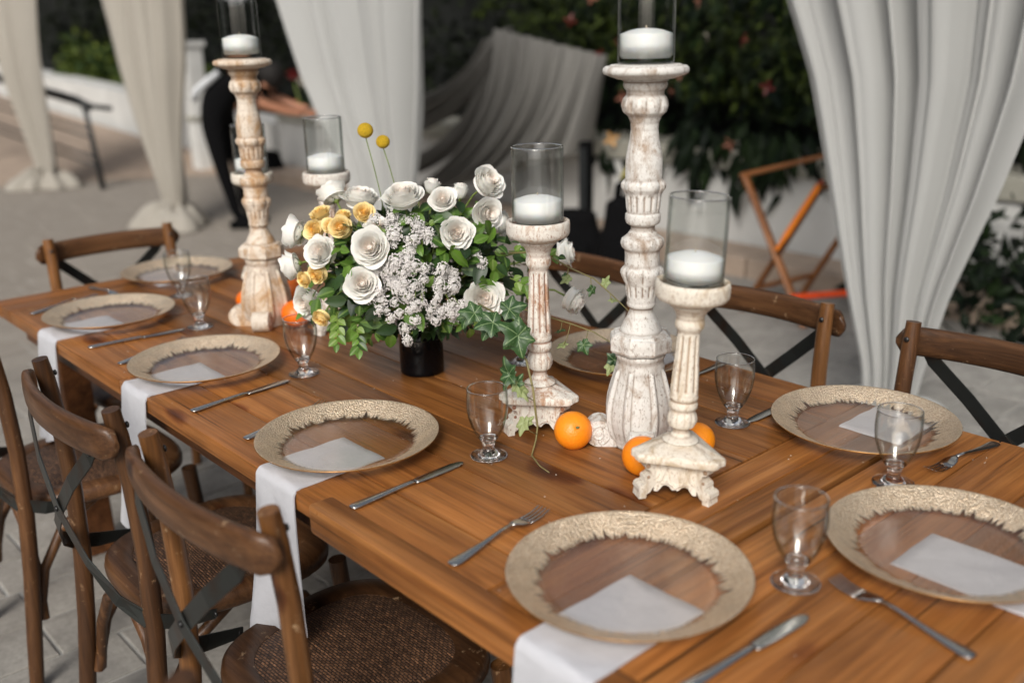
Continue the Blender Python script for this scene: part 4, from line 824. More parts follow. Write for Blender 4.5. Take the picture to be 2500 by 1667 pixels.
spots = [(t2.matrix_world, (1.10,-1.283), .6705, 'on the tall candlestick right of centre'), (None, (2.295,-1.184), .6705, 'on the tall left candlestick'), (None, (1.277,-1.203), h1, 'on the small candlestick right of the bouquet'),
         (lean, (.926,-1.176), h2, 'on the creamy candlestick nearest the camera'), (None, (2.56,-1.315), h2, 'behind the shaft of the tall left candlestick'), (None, (2.12,-1.287), h1, 'above the white roses at left')]
for k, (mt, (x,y), h, wh) in enumerate(spots):
    g_ = thing('hurricane_glass', 'clear glass cylinder holding water '+wh, 'candle holder', (0,0,0), 0, 'glass cylinders on the candlesticks'); ob('cylinder', hm, g_); ob('water_fill', wm, g_); ob('lip', hl, g_)
    c_ = thing('floating_candle', 'white floating candle '+wh, 'candle', (0,0,0), 0, 'white floating candles'); ob('wax', cm_, c_); ob('wick', wkm, c_)
    for o in (g_, c_):
        if k == 3: o.matrix_world = Matrix.Translation((x,y,ZT+.001)) @ lean @ Matrix.Translation((0,0,h+.0008))
        else: o.location = (x, y, ZT+h+.0008); o.rotation_euler = (0,0,k)

# ================================================================ FRUIT
def tangerine(loc, r, label, mat='orange', rot=(0,0,0)):
    m = MB(); P = []
    for i in range(33):
        th = pi*(i+.01)/32.02; row = []
        for k in range(48):
            a = 2*pi*k/48; q = r*(1-.045*abs(cos(th))**2-.05*math.exp(-((th)/.16)**2)+.006*noise.noise(Vector((sin(th)*cos(a)*2, sin(th)*sin(a)*2, cos(th)*2+loc[0]*9)))*1)
            row.append((q*sin(th)*cos(a)*1.02, q*sin(th)*sin(a)*1.02, q*cos(th)*.94))
        P.append(row)
    m.grid(P, close_v=True); t = thing('tangerine', label, 'fruit', (loc[0],loc[1],ZT+r*.93), 0, 'loose oranges on the table'); t.rotation_euler = rot
    ob('peel', m.mesh('peel', M[mat]), t); b = MB(); b.lathe([(.0,.0),(.0034,.0004),(.0026,.0016),(0,.0022)], 7, mod=lambda r_,z,a: r_*(1+.3*cos(5*a))); ob('stem_scar', b.mesh('stem_scar', M['calyx']), t, (0,0,r*.895)); return t
def aim(az, el): # rotation that tilts +Z to the given direction
    return Vector((cos(az)*cos(el), sin(az)*cos(el), sin(el))).to_track_quat('Z','Y').to_euler()
tangerine((1.172,-1.185), .0345, 'whole orange between the small candlestick and the scrolled foot', rot=aim(face_cam(1.17,-1.18,.3), .55))
tangerine((1.012,-1.190), .034, 'orange half hidden behind the foot of the nearest candlestick', rot=aim(face_cam(1.,-1.17,-.1), .75))
tangerine((.985,-1.300), .035, 'orange peeping out right of the nearest candlestick slab', rot=aim(1.0, .9))
tangerine((2.215,-1.222), .037, 'deep orange tangerine below the lowest white rose at left', 'orange_red', aim(face_cam(2.2,-1.2,.2), 1.1))
tangerine((2.46,-1.212), .031, 'small sliver of orange left of the tall left candlestick foot', 'orange_red', aim(1, 1.2))
tangerine((2.44,-1.344), .034, 'red tangerine squeezed between the left candlestick and roses', 'orange_red', aim(1, .8))
# ================================================================ VASE AND BOUQUET
rnd = random.Random(33)
vx, vy = 1.700, -1.240
t = thing('vase', 'glossy black ceramic vase holding the white and yellow bouquet', 'vase', (vx,vy,ZT+.001)); m = MB()
m.lathe(dense([(0,.001),(.046,.001),(.0485,.004),(.0490,.020),(.0486,.060),(.0470,.085),(.0430,.098),(.0360,.106),(.0330,.112),(.0330,.128),(.0350,.140),(.0365,.145),(.0345,.146),(.031,.128),(.031,.112),(.040,.09),(0,.09)],.006), 64, cap=False); ob('body', m.mesh('body', M['vase'], weld=True), t)
BQ = thing('bouquet', 'low spreading bouquet of white and yellow roses, statice and greenery', 'bouquet', (vx,vy,ZT)); B0 = Vector((vx,vy,ZT))
def rose_mesh(name, mat, seed, n=24, openness=1., bud=False):
    r = random.Random(seed); m = MB(); lay = []; tip = []; nu, nv = 10, 8
    for i in range(n):
        t = i/(n-1); a = i*2.39996+r.uniform(-.25,.25); o = t*openness
        rb = .05+.13*t; rt = .045+ .675*o**.85+ .16*max(0,o-.6)+r.uniform(-.02,.02); h = 1.0-.12*abs(t-.3)-max(0,t-.6)*.62*openness+r.uniform(-.05,.05); w = lerp(1.5,1.22,t**.6)*(1.25 if bud else 1)
        curl = (.08+.17*max(0,t-.2))*(.5 if bud else 1)*r.uniform(.7,1.3); cen = (r.uniform(-.03,.03), r.uniform(-.03,.03)); z0 = -.05*t; P = []; ru = r.uniform(0,6); notch = r.uniform(.0,.09); pt = r.uniform(.0,.06)
        for iv in range(nv+1):
            v = iv/nv; row = []
            for iu in range(nu+1):
                u = -1+2*iu/nu; ww = w*(.35+.65*min(1,v*1.7)**.7)*(1-.18*v**6); vv = v*(1-.16*abs(u)**2.5-.02)
                q = lerp(rb, rt, sin(min(1,vv*1.12)*pi/2)**.85)*(1-(.42 if bud else .16)*(1-t*.9)*max(0,vv-.35)**1.5); z = z0+h*vv**1.2
                e = vv**5; q += curl*e*(1+.3*sin(ru+u*2)); z -= curl*.45*vv**9*(1 if t > .2 else .2)
                z += pt*max(0,1-abs(u)*2.2)*v**6*(t > .35); q += pt*1.1*max(0,1-abs(u)*2.6)*v**8*(t > .5)+.012*sin(3.1*u+ru)*v+.014*sin(6*u+ru*2)*v**5*(.3+t); z += .010*sin(7*u+ru)*v**6*(.3+t)
                an = a+u*ww; row.append((cen[0]+q*cos(an), cen[1]+q*sin(an), z)); lay.append(t); tip.append(v)
            P.append(row)
        m.grid(P)
    if not bud:
        P = [[(q*cos(2*pi*k/16), q*sin(2*pi*k/16), .62-.45*(q/.62)**2.2) for k in range(16)] for q in (.66,.5,.34,.18,.02)]; m.grid(P, close_v=True); lay += [.35]*80; tip += [.6]*80
    m.v = [(x, y, z-.42) for x,y,z in m.v]; m.a = {'layer': lay, 'tip': tip}
    nb = len(m.v); return m.mesh(name, mat)
def sepal_mesh():
    m = MB(); m.lathe([(0,-.62),(.07,-.60),(.13,-.52),(.17,-.44),(.12,-.40),(0,-.38)], 10, cap=False)
    for k in range(5):
        a = 2*pi*k/5; c,s = cos(a), sin(a); q = lambda rr,w,z: (rr*c-w*s, rr*s+w*c, z)
        m.add([q(.13,-.06,-.47),q(.13,.06,-.47),q(.36,.05,-.36),q(.36,-.05,-.36),q(.58,0,-.42)], [(0,1,2,3),(3,2,4)])
    return m.mesh('sepals', M['stem'])
RW = [rose_mesh('rose_petals', M['rose_white'], s, 46, o) for s, o in ((1,1.0),(2,.9),(3,1.1),(4,.82),(5,1.0))]
RB = [rose_mesh('rose_bud_petals', M['rose_white'], s, 18, .62, True) for s in (7,8)]
RB2 = [rose_mesh('half_open_rose_petals', M['rose_white'], s, 30, .85) for s in (17,18)]
RY = [rose_mesh('yellow_rose_petals', M['rose_yellow'], s, 30, o) for s, o in ((11,.85),(12,.7),(13,.95))]
SEP = sepal_mesh()
ROSES=[
('w',(1.575,-1.341,1.182),0.0342,(-0.81,-0.12,0.57)),('w',(1.513,-1.283,1.134),0.0331,(-0.98,0.16,0.15)),('w',(1.611,-1.412,1.082),0.0233,(-0.86,-0.50,0.08)),('w',(1.508,-1.198,1.107),0.0355,(-0.84,0.42,0.34)),
('w',(1.548,-1.200,1.168),0.0252,(-0.62,0.54,0.57)),('b',(1.712,-1.300,1.166),0.0230,(-0.06,-0.10,0.99)),('b',(1.657,-1.334,1.156),0.0229,(-0.03,-0.13,0.99)),('w',(1.595,-1.139,1.177),0.0356,(-0.21,0.30,0.93)),
('w',(1.790,-1.251,1.107),0.0235,(0.79,0.18,0.58)),('w',(1.765,-1.149,1.152),0.0363,(-0.20,0.00,0.98)),('b2',(1.810,-1.110,1.164),0.0329,(0.63,0.04,0.75)),('b2',(1.812,-1.014,1.095),0.0323,(0.87,0.48,0.11)),
('b2',(1.806,-0.996,1.029),0.0307,(0.66,0.71,-0.24)),('w',(1.722,-1.020,1.066),0.0348,(-0.44,0.76,0.47)),('w',(1.604,-1.061,1.087),0.0361,(-0.63,0.69,0.35)),('w',(1.660,-1.117,1.105),0.0282,(-0.49,0.25,0.84)),
('w',(1.611,-1.040,1.016),0.0347,(-0.70,0.56,0.44)),('w',(1.803,-1.027,0.944),0.0330,(-0.30,0.95,-0.03)),('w',(1.478,-1.238,0.970),0.0429,(-0.82,0.46,0.34)),('b2',(1.411,-1.429,0.942),0.0317,(-0.96,-0.26,-0.35)),
('b2',(1.465,-1.457,1.031),0.0314,(-0.73,-0.67,0.15)),('w',(1.572,-1.444,1.014),0.0271,(0.27,-0.92,-0.27)),('w',(1.563,-1.454,0.939),0.0200,(0.27,-0.92,-0.27)),
('y',(1.777,-1.057,1.131),0.0203,(-0.03,0.49,0.87)),('y',(1.754,-1.027,1.107),0.0209,(-0.40,0.90,0.19)),('y',(1.689,-1.049,1.117),0.0254,(-0.65,0.64,0.40)),('y',(1.694,-1.108,1.137),0.0200,(-0.67,0.45,0.59)),
('y',(1.707,-1.036,1.119),0.0164,(-0.46,0.67,0.58)),('y',(1.723,-1.007,1.023),0.0216,(-0.39,0.92,-0.03)),('y',(1.732,-0.981,1.016),0.0157,(-0.10,0.99,-0.10)),('y',(1.701,-0.995,0.938),0.0183,(-0.34,0.80,-0.49)),('y',(1.730,-1.082,1.128),0.0185,(-0.24,0.19,0.95)),
]
heart = Vector((vx,vy,.925))
for k, (kd, p, r, nr) in enumerate(ROSES):
    me = {'w':RW,'b':RB,'b2':RB2,'y':RY}[kd][k % len({'w':RW,'b':RB,'b2':RB2,'y':RY}[kd])]; p = Vector(p); nr = Vector(nr).normalized()
    sc = r*{'w':1.2,'b':1.5,'b2':1.25,'y':1.32}[kd]; q = nr.to_track_quat('Z','Y')
    nm = {'w':'white_rose','b':'white_rose_bud','b2':'white_rose','y':'yellow_rose'}[kd]
    o = ob(nm, me, BQ, p-B0); o.rotation_mode = 'QUATERNION'; from_q = q @ Matrix.Rotation(k*1.7, 3, 'Z').to_quaternion(); o.rotation_quaternion = from_q; o.scale = (sc,sc,sc)
    o2 = ob('sepals', SEP, o)
    base = p-nr*sc*.95; mid = base*.5+heart*.5-nr*.03+Vector((0,0,.01)); m = MB(); inv = (Matrix.Translation(p-B0) @ from_q.to_matrix().to_4x4() @ Matrix.Diagonal((sc,sc,sc,1))).inverted()
    m.tube([inv @ (x-B0) for x in (base+nr*sc*.4, base-nr*.012, mid, heart)], .0022/sc, 6); ob('stem', m.mesh('stem', M['stem']), o)
# billy buttons
for p, r, foot in (((1.792,-1.191,1.289),.0165,(1.752,-1.201,1.09)),((1.773,-1.221,1.264),.0145,(1.74,-1.228,1.13))):
    o = ob('billy_button', None, BQ, Vector(p)-B0); m = MB(); P = []
    for i in range(25):
        th = pi*(i+.02)/24.04; P.append([(r*(1+.03*rnd.random())*sin(th)*cos(2*pi*k/40), r*(1+.03*rnd.random())*sin(th)*sin(2*pi*k/40), r*cos(th)*(.97)) for k in range(40)])
    m.grid(P, close_v=True); ob('flower_head', m.mesh('flower_head', M['crasp']), o)
    a = Vector((0,0,-r*.9)); b = Vector(foot)-Vector(p); m = MB(); side = Vector((.004,-.006,0)); m.tube([a, a.lerp(b,.33)+side, a.lerp(b,.66)+side*1.4, b, (heart-Vector(p))], .0012, 6); ob('stem', m.mesh('stem', M['stem']), o)
# statice heads
def statice_mesh(seed):
    r = random.Random(seed); m = MB()
    for _ in range(62):
        v = Vector((r.gauss(0,1), r.gauss(0,1), abs(r.gauss(0,.8)))).normalized()*r.uniform(.75,1); c = Vector((v.x*.014, v.y*.014, v.z*.0085)); ax = (v+Vector((0,0,.7))).normalized(); s = ax.orthogonal().normalized(); t_ = ax.cross(s)
        n = 6; R = r.uniform(.0015,.0024); b = len(m.v); ring1 = [c+(s*cos(2*pi*k/n)+t_*sin(2*pi*k/n))*R*.35 for k in range(n)]
        ring2 = [c+ax*R*.8+(s*cos(2*pi*k/n)+t_*sin(2*pi*k/n))*R*(1.15 if k % 2 else .8) for k in range(n)]
        m.v += [tuple(q) for q in ring1+ring2]+[tuple(c+ax*R*.35)]
        m.f += [(b+k, b+(k+1)%n, b+n+(k+1)%n, b+n+k) for k in range(n)]+[(b+n+k, b+n+(k+1)%n, b+2*n) for k in range(n)]
    m.lathe([(.0085,-.001),(.0083,.002),(.0065,.0042),(.0035,.0056),(.0005,.006)], 10, mod=lambda q,z,t: q*(1+.12*sin(3*t+seed)))
    return m.mesh('florets', M['statice'], smooth=False)
def calyx_mesh(seed):
    r = random.Random(seed); m = MB()
    for _ in range(8):
        v = Vector((r.gauss(0,1), r.gauss(0,1), .4)).normalized()*.007; m.tube([(v.x*.3,v.y*.3,-.014),(v.x*.8,v.y*.8,-.003),(v.x,v.y,.004)], [.0009,.0014,.0016], 5)
    return m.mesh('calyx', M['calyx'])
SM = [statice_mesh(s) for s in range(5)]; CM = [calyx_mesh(s) for s in range(3)]
ST= [(1523,-1165,952),(1561,-1137,1079),(1587,-1137,1136),(1533,-1149,1099),(1559,-1103,898),(1499,-1175,932),(1546,-1093,1038),(1542,-1150,939),(1539,-1116,1051),(1588,-1067,983),(1550,-1106,956),(1572,-1076,1084),(1514,-1163,1029),(1537,-1118,1107),(1570,-1107,918),(1505,-1144,986),(1538,-1152,1039),(1578,-1079,999),(1555,-1095,980),(1483,-1190,965),(1544,-1093,1022),(1560,-1087,1061),(1597,-1082,1026),(1571,-1083,1037),(1558,-1146,1128),(1503,-1177,1034),(1540,-1101,991),(1536,-1129,973),(1591,-1092,1107),(1540,-1131,931),(1568,-1106,1066),(1569,-1095,951),(1530,-1104,974),(1580,-1151,1131),(1530,-1103,1010),(1518,-1150,1026),(1547,-1134,1034),(1549,-1131,992),(1563,-1085,1050),(1601,-1114,1141),(1532,-1165,1090),(1567,-1107,1118),(1559,-1085,1003),(1555,-1112,1062),(1514,-1134,954),(1509,-1190,1027),(1549,-1132,1007),(1521,-1111,948),(1566,-1123,940),(1539,-1154,1108),(1576,-1090,1014),(1509,-1160,988),(1546,-1144,1111),(1529,-1132,1103),(1499,-1174,947),(1547,-1076,1014),(1590,-1103,1117),(1523,-1150,970),(1508,-1154,1017),(1537,-1143,1012),(1575,-1130,1095),(1514,-1144,938),(1552,-1134,1122),(1561,-1126,1135),(1600,-1044,989),(1568,-1132,1114),(1576,-1090,975),(1585,-1093,1026),(1510,-1167,958),(1525,-1126,1023),(1515,-1191,990),(1545,-1104,906),(1538,-1118,965),(1505,-1159,1044),(1581,-1090,1053),(1575,-1100,1111),(1565,-1071,948),(1591,-1130,1119),(1600,-1133,1133),(1560,-1136,920),(1621,-1079,1145),(1585,-1059,1003),(1497,-1175,1004),(1538,-1109,1025),(1559,-1097,1046),(1527,-1154,1010),(1524,-1177,1019),(1551,-1118,1039),(1585,-1103,1088),(1616,-1088,1129),(1547,-1112,1085),(1604,-1077,993),(1498,-1188,952),(1560,-1164,1110),(1520,-1160,1001),(1553,-1086,992),(1535,-1109,943),(1518,-1196,923),(1582,-1079,1010),(1582,-1078,1042),(1610,-1102,1136),(1493,-1178,977),(1546,-1173,1100),(1582,-1074,960),(1598,-1122,1121),(1569,-1099,1024),(1508,-1189,1015),(1574,-1102,1127),(1490,-1174,964),(1547,-1094,1005),(1569,-1121,1068),(1518,-1124,1047),(1579,-1053,964),(1517,-1122,998),(1543,-1101,1052),(1496,-1235,1051),(1475,-1237,1047),(1506,-1242,1068),(1496,-1239,1059),(1605,-1061,1031),(1601,-1076,1036),(1611,-1048,1045),(1605,-1080,1042),(1618,-1047,1034)]
LV= [(1623,-1051,924),(1710,-1061,913),(1806,-1015,936),(1668,-1050,874),(1638,-1057,930),(1602,-1060,934),(1677,-1007,976),(1612,-1045,965),(1680,-1039,1023),(1721,-1038,947),(1789,-1034,914),(1570,-1071,901),(1620,-1075,917),(1675,-1029,960),(1582,-1066,912),(1724,-999,956),(1768,-1013,946),(1587,-1040,958),(1794,-1033,929),(1593,-1069,904),(1710,-1032,989),(1661,-1037,940),(1652,-1067,896),(1771,-1051,887),(1790,-1024,906),(1694,-1037,974),(1653,-1052,1038),(1794,-1026,911),(1736,-1051,916),(1799,-1023,956),(1641,-1041,977),(1760,-1028,984),(1658,-1010,978),(1703,-1052,901),(1636,-1031,939),(1661,-1038,995),(1639,-1055,968),(1736,-1018,1035),(1622,-1016,985),(1633,-1047,1011),(1732,-1036,1007),(1628,-1059,883),(1684,-1036,1045),(1728,-1028,1025),(1624,-1031,1000),(1804,-1006,919),(1810,-1035,978),(1619,-1033,955),(1777,-1057,914),(1627,-1059,914),(1695,-1041,938),(1680,-1043,999),(1719,-1034,998),(1646,-1043,1010),(1649,-1031,980),(1671,-1045,926),(1748,-1045,888),(1697,-1023,950),(1566,-1066,927),(1692,-1007,989),(1619,-1044,984),(1596,-1042,944),(1676,-1045,1035),(1661,-1027,952),(1598,-1074,925),(1720,-1023,930),(1744,-1029,972),(1771,-1065,910),(1618,-1073,894),(1652,-1038,907),(1650,-1059,1045),(1602,-1085,952),(1684,-1057,886),(1630,-1019,1037),(1645,-1007,1020),(1477,-1233,1032),(1470,-1260,1032),(1507,-1214,1082),(1545,-1390,951),(1542,-1192,1116),(1469,-1238,1002),(1537,-1208,1107),(1518,-1191,1118),(1482,-1200,1075),(1502,-1247,1104),(1484,-1262,1113),(1493,-1204,1048),(1464,-1287,1064),(1516,-1233,1093),(1522,-1350,976),(1541,-1434,1066),(1503,-1231,1055),(1528,-1175,1075),(1499,-1298,1011),(1486,-1301,1028),(1538,-1394,948),(1510,-1251,1048),(1508,-1242,1038),(1489,-1184,1066),(1475,-1338,1042),(1539,-1210,1127),(1467,-1257,1010),(1526,-1183,1110),(1505,-1194,1093),(1489,-1303,1052),(1523,-1337,1068),(1529,-1440,1052),(1531,-1381,991),(1527,-1234,1111),(1495,-1337,994),(1534,-1376,1006),(1487,-1221,1051),(1486,-1340,1094),(1461,-1226,1016),(1459,-1276,1027),(1484,-1363,1044),(1510,-1303,1085),(1470,-1332,970),(1517,-1320,964),(1474,-1265,1079),(1490,-1307,1038),(1494,-1277,1097),(1534,-1420,1006),(1474,-1235,1095),(1523,-1164,1095),(1497,-1222,1031),(1508,-1362,1062),(1495,-1324,1077),(1534,-1186,1137),(1466,-1291,1041),(1505,-1397,1034),(1531,-1180,1087),(1478,-1283,977),(1515,-1210,1056),(1503,-1267,1036),(1494,-1176,1077),(1489,-1219,1115),(1507,-1225,1065),(1521,-1172,1106),(1498,-1374,935),(1534,-1394,936),(1532,-1431,1029),(1514,-1172,1060),(1546,-1397,976),(1555,-1414,1057),(1541,-1134,1076),(1546,-1127,1064),(1554,-1185,1130),(1551,-1123,1027),(1521,-1162,1009),(1615,-1062,1074),(1573,-1130,1085),(1590,-1128,1108),(1547,-1132,1049),(1566,-1163,1091),(1546,-1173,1046),(1553,-1164,1024),(1597,-1108,1075),(1573,-1118,1075),(1628,-1072,1099),(1662,-1082,1103),(1646,-1063,1061),(1593,-1108,1120),(1555,-1177,1065),(1543,-1157,1091),(1598,-1102,1062),(1587,-1137,1096),(1612,-1110,1113),(1565,-1153,1085),(1562,-1151,1032),(1560,-1157,1074),(1628,-1074,1116),(1564,-1094,1042),(1559,-1162,1053),(1559,-1107,1043),(1591,-1098,1099),(1525,-1165,1035),(1616,-1092,1056),(1572,-1155,1117),(1578,-1140,1127),(1561,-1161,1127),(1628,-1058,1055),(1585,-1121,1091),(1549,-1121,1039),(1607,-1100,1091),(1576,-1102,1076),(1608,-1100,1039),(1530,-1142,1017),(1624,-1098,1100),(1605,-1086,1073),(1512,-1269,923),(1492,-1238,916),(1549,-1153,945),(1535,-1374,891),(1525,-1190,925),(1517,-1299,916),(1550,-1343,864),(1606,-1054,974),(1541,-1172,936),(1552,-1159,924),(1513,-1197,906),(1553,-1108,944),(1567,-1145,942),(1532,-1245,881),(1535,-1278,909),(1531,-1243,908),(1555,-1209,905),(1547,-1185,906),(1555,-1310,907),(1522,-1342,895),(1551,-1301,866),(1538,-1120,940),(1517,-1276,879),(1561,-1153,923),(1526,-1184,912),(1584,-1119,961),(1552,-1355,894),(1566,-1112,934),(1806,-1087,1079),(1657,-1068,1076),(1726,-1031,1070),(1662,-1066,1086),(1819,-1068,1098),(1703,-1051,1061),(1658,-1034,1078),(1820,-1054,1056),(1736,-1037,1050),(1681,-1047,1104),(1655,-1054,1052),(1709,-1026,1047),(1708,-1062,1092),(1665,-1053,1123),(1774,-1042,1089),(1682,-1038,1088),(1736,-1060,1081),(1679,-1032,1074),(1689,-1056,1047),(1776,-1044,1046),(1764,-1064,1068),(1657,-1070,1106),(1503,-1255,1117),(1537,-1175,1132),(1585,-1134,1134),(1529,-1211,1143),(1526,-1207,1127),(1565,-1173,1155),(1584,-1163,1139),(1525,-1221,1114),(1547,-1244,1150),(1562,-1156,1125),(1554,-1187,1133),(1557,-1217,1156),(1561,-1277,1134),(1571,-1154,1134),(1581,-1131,1108),(1590,-1122,1154),(1613,-1125,1163),(1573,-1139,1134),(1565,-1194,1160),(1533,-1251,1131),(1528,-1277,1144),(1551,-1228,1135),(1571,-1207,1142),(1531,-1192,1130)]
bc = Vector((vx,vy,1.0)); camv = Vector((0,0,1.5))
for k, p in enumerate(ST):
    if k % 6 == 5: continue
    p = Vector(p)/1000; p = p-(p-bc).normalized()*rnd.choice((0,0,.006,.016)); nr = ((p-bc).normalized()+Vector((0,0,.35))+(camv-p).normalized()*.25).normalized(); o = ob('statice_head', SM[k % 5], BQ, p-B0); o.rotation_mode = 'QUATERNION'; o.rotation_quaternion = nr.to_track_quat('Z','Y') @ Matrix.Rotation(k*.9,3,'Z').to_quaternion(); s = rnd.uniform(.65,1.05); o.scale = (s,s*rnd.uniform(.8,1.3),s*rnd.uniform(1.,1.8))
    ob('calyx', CM[k % 3], o)
m = MB()
for p in ST:
    p = Vector(p)/1000; d = (p-bc).normalized(); m.tube([p-d*.010-B0, p.lerp(heart,.4)-Vector((0,0,.01))-B0, heart-Vector((0,0,.03))-B0], .0011, 5)
ob('statice_stems', m.mesh('statice_stems', M['stem']), BQ, kind='stuff')
# one statice sprig hanging before the vase
dq = Vector((1.632,-1.158,.862)); o = ob('statice_head', SM[1], BQ, dq-B0); o.rotation_euler = (2.6,.2,0); o.scale = (.7,.7,.9); m = MB(); m.tube([dq-B0, Vector((1.628,-1.165,.90))-B0, Vector((1.62,-1.15,.95))-B0], .0016, 6); ob('stem', m.mesh('stem', M['stem']), BQ)
# leaves
def leaf_mesh(L, w, fold, mat, nu=5, nv=7, tipp=1.):
    m = MB(); P = []; vein = []
    for i in range(nv+1):
        v = i/nv; ww = w*sin(pi*min(1,v**.85))**.75*(1-.15*v) if v < 1 else 0; row = []
        for j in range(nu):
            u = -1+2*j/(nu-1); row.append((L*v, u*ww, abs(u)*ww*fold-.16*L*v*v)); vein.append(1 if j == nu//2 else 0)
        P.append(row)
    m.grid(P); m.a = {'vein': vein}; return m.mesh('leaf', mat)
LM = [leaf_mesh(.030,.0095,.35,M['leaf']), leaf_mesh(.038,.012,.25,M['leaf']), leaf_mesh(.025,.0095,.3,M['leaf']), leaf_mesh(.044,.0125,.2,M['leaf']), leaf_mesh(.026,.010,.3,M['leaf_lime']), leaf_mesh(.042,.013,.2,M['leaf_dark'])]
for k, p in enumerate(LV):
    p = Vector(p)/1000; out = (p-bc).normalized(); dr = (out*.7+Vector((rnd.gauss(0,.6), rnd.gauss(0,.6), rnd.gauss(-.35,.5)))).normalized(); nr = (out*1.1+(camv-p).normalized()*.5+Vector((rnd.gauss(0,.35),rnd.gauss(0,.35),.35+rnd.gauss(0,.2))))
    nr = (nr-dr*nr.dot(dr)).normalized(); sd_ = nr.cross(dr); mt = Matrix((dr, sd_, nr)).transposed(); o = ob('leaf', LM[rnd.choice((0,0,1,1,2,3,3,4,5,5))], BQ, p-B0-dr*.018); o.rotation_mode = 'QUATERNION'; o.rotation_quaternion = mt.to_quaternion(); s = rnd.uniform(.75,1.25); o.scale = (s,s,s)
# inner filler foliage and fine twigs
m = MB(); r = random.Random(5)
for _ in range(2600):
    v = Vector((r.gauss(0,1),r.gauss(0,1),r.gauss(0,1))).normalized()*r.uniform(.45,.98)**.6; p = Vector((v.x*.185, v.y*.185, v.z*.125+(.235 if v.z > -.3 else .215)))
    if (p.x**2+p.y**2 < .06**2 and p.z < .16) or p.z < .125: continue
    d = (v+Vector((r.gauss(0,.6),r.gauss(0,.6),r.gauss(0,.5)))).normalized(); nn = (v+Vector((r.gauss(0,.7),r.gauss(0,.7),r.gauss(0,.5)))).normalized(); s = d.cross(nn).normalized(); L = r.uniform(.018,.040); w = L*.2
    m.add([p, p+d*L*.5-s*w, p+d*L, p+d*L*.5+s*w], [(0,1,2,3)])
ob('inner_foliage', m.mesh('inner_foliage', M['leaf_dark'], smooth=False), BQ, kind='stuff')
m = MB()
for _ in range(90):
    a = r.uniform(0,6.28); e = r.uniform(-.25,1.2); v = Vector((cos(a)*cos(e), sin(a)*cos(e), sin(e)*.7)); m.tube([(0,0,.15),v*.09+Vector((0,0,.2)), v*.2+Vector((0,0,.235)), v*.225+Vector((0,0,.225))], [.002,.0016,.001,.0006], 5)
ob('twigs', m.mesh('twigs', M['stem']), BQ, kind='stuff')
# drooping sprays of paired oval leaves at the lower left
for (a, b, c) in (((1.70,-1.03,.95),(1.665,-1.01,.925),(1.65,-.995,.895)),((1.66,-1.05,.94),(1.625,-1.03,.91),(1.61,-1.02,.885)),((1.42,-1.26,1.02),(1.385,-1.27,1.01),(1.36,-1.28,.985)),((1.50,-1.33,1.05),(1.44,-1.35,1.055),(1.39,-1.365,1.05))):
    a, b, c = Vector(a), Vector(b), Vector(c); sp = ob('leaf_spray', None, BQ, a-B0); m = MB(); m.tube([(0,0,0), b-a, c-a], [.0014,.0012,.0008], 5); ob('stem', m.mesh('stem', M['stem']), sp)
    for k in range(9):
        q = (k+1)/9; p = (a.lerp(b, q*2) if q < .5 else b.lerp(c, q*2-1))-a; ax = ((b-a) if q < .5 else (c-b)).normalized(); tc = (camv-a).normalized(); sd_ = ax.cross(tc).normalized()*(1 if k % 2 else -1); dr = (ax*.7+sd_*.7*(k < 8)+tc*.15).normalized(); nr = (tc+Vector((0,0,.4))); nr = (nr-dr*nr.dot(dr)).normalized()
        o = ob('leaf', LM[rnd.choice((0,2,4,4))], sp, p); o.rotation_mode = 'QUATERNION'; o.rotation_quaternion = Matrix((dr, nr.cross(dr), nr)).transposed().to_quaternion(); s = rnd.uniform(.7,.9); o.scale = (s,s,s)
# ivy
def ivy_mesh(mat, asp=1., seed=0):
    lob = [(0,1.0,.62),(1.10,.84,.55),(-1.10,.84,.55),(2.15,.66,.60),(-2.15,.66,.60)]; r_ = random.Random(seed); m = MB(); P = []; vein = []; nA = 90; rings = 9
    for j in range(rings+1):
        row = []
        for k in range(nA):
            th = -pi+2*pi*k/nA; R = .56+.06*cos(th)
            for (c, a, w) in lob:
                d = abs((th-c+pi) % (2*pi)-pi); R = max(R, a*max(0,1-(d/w/1.15)**1.15)*1.0+.22*a*math.exp(-(d/.4)**2) if False else a*max(.5,1-.5*(d/w)))
            R *= 1-.35*max(0, abs(th)-2.75)/.39; q = j/rings*R; x, y = q*cos(th), q*sin(th)*asp; vn = 0
            for (c, a, w) in lob:
                d = abs((th-c+pi) % (2*pi)-pi)*q; vn = max(vn, math.exp(-(d/.022)**2)*(1 if q < a*.92 else 0)); 
                for s_ in (.3,.5,.7):
                    L = s_*a; dx = abs(q*cos((th-c))-L-abs(q*sin(th-c))*1.1); vn = max(vn, .75*math.exp(-(dx/.02)**2)*(abs((th-c+pi) % (2*pi)-pi) < .55))
            row.append((x, y, .16*sin(q*2.2)-.30*q*q+.07*cos(th*5)*q+.06*sin(th*3+seed)*q)); vein.append(vn)
        P.append(row)
    m.grid(P, close_v=True); m.a = {'vein': vein}; return m.mesh('ivy_leaf', mat, weld=False)
IV = [ivy_mesh(M['ivy'],1.), ivy_mesh(M['ivy'],.8,1), ivy_mesh(M['ivy_pale'],.7,2)]
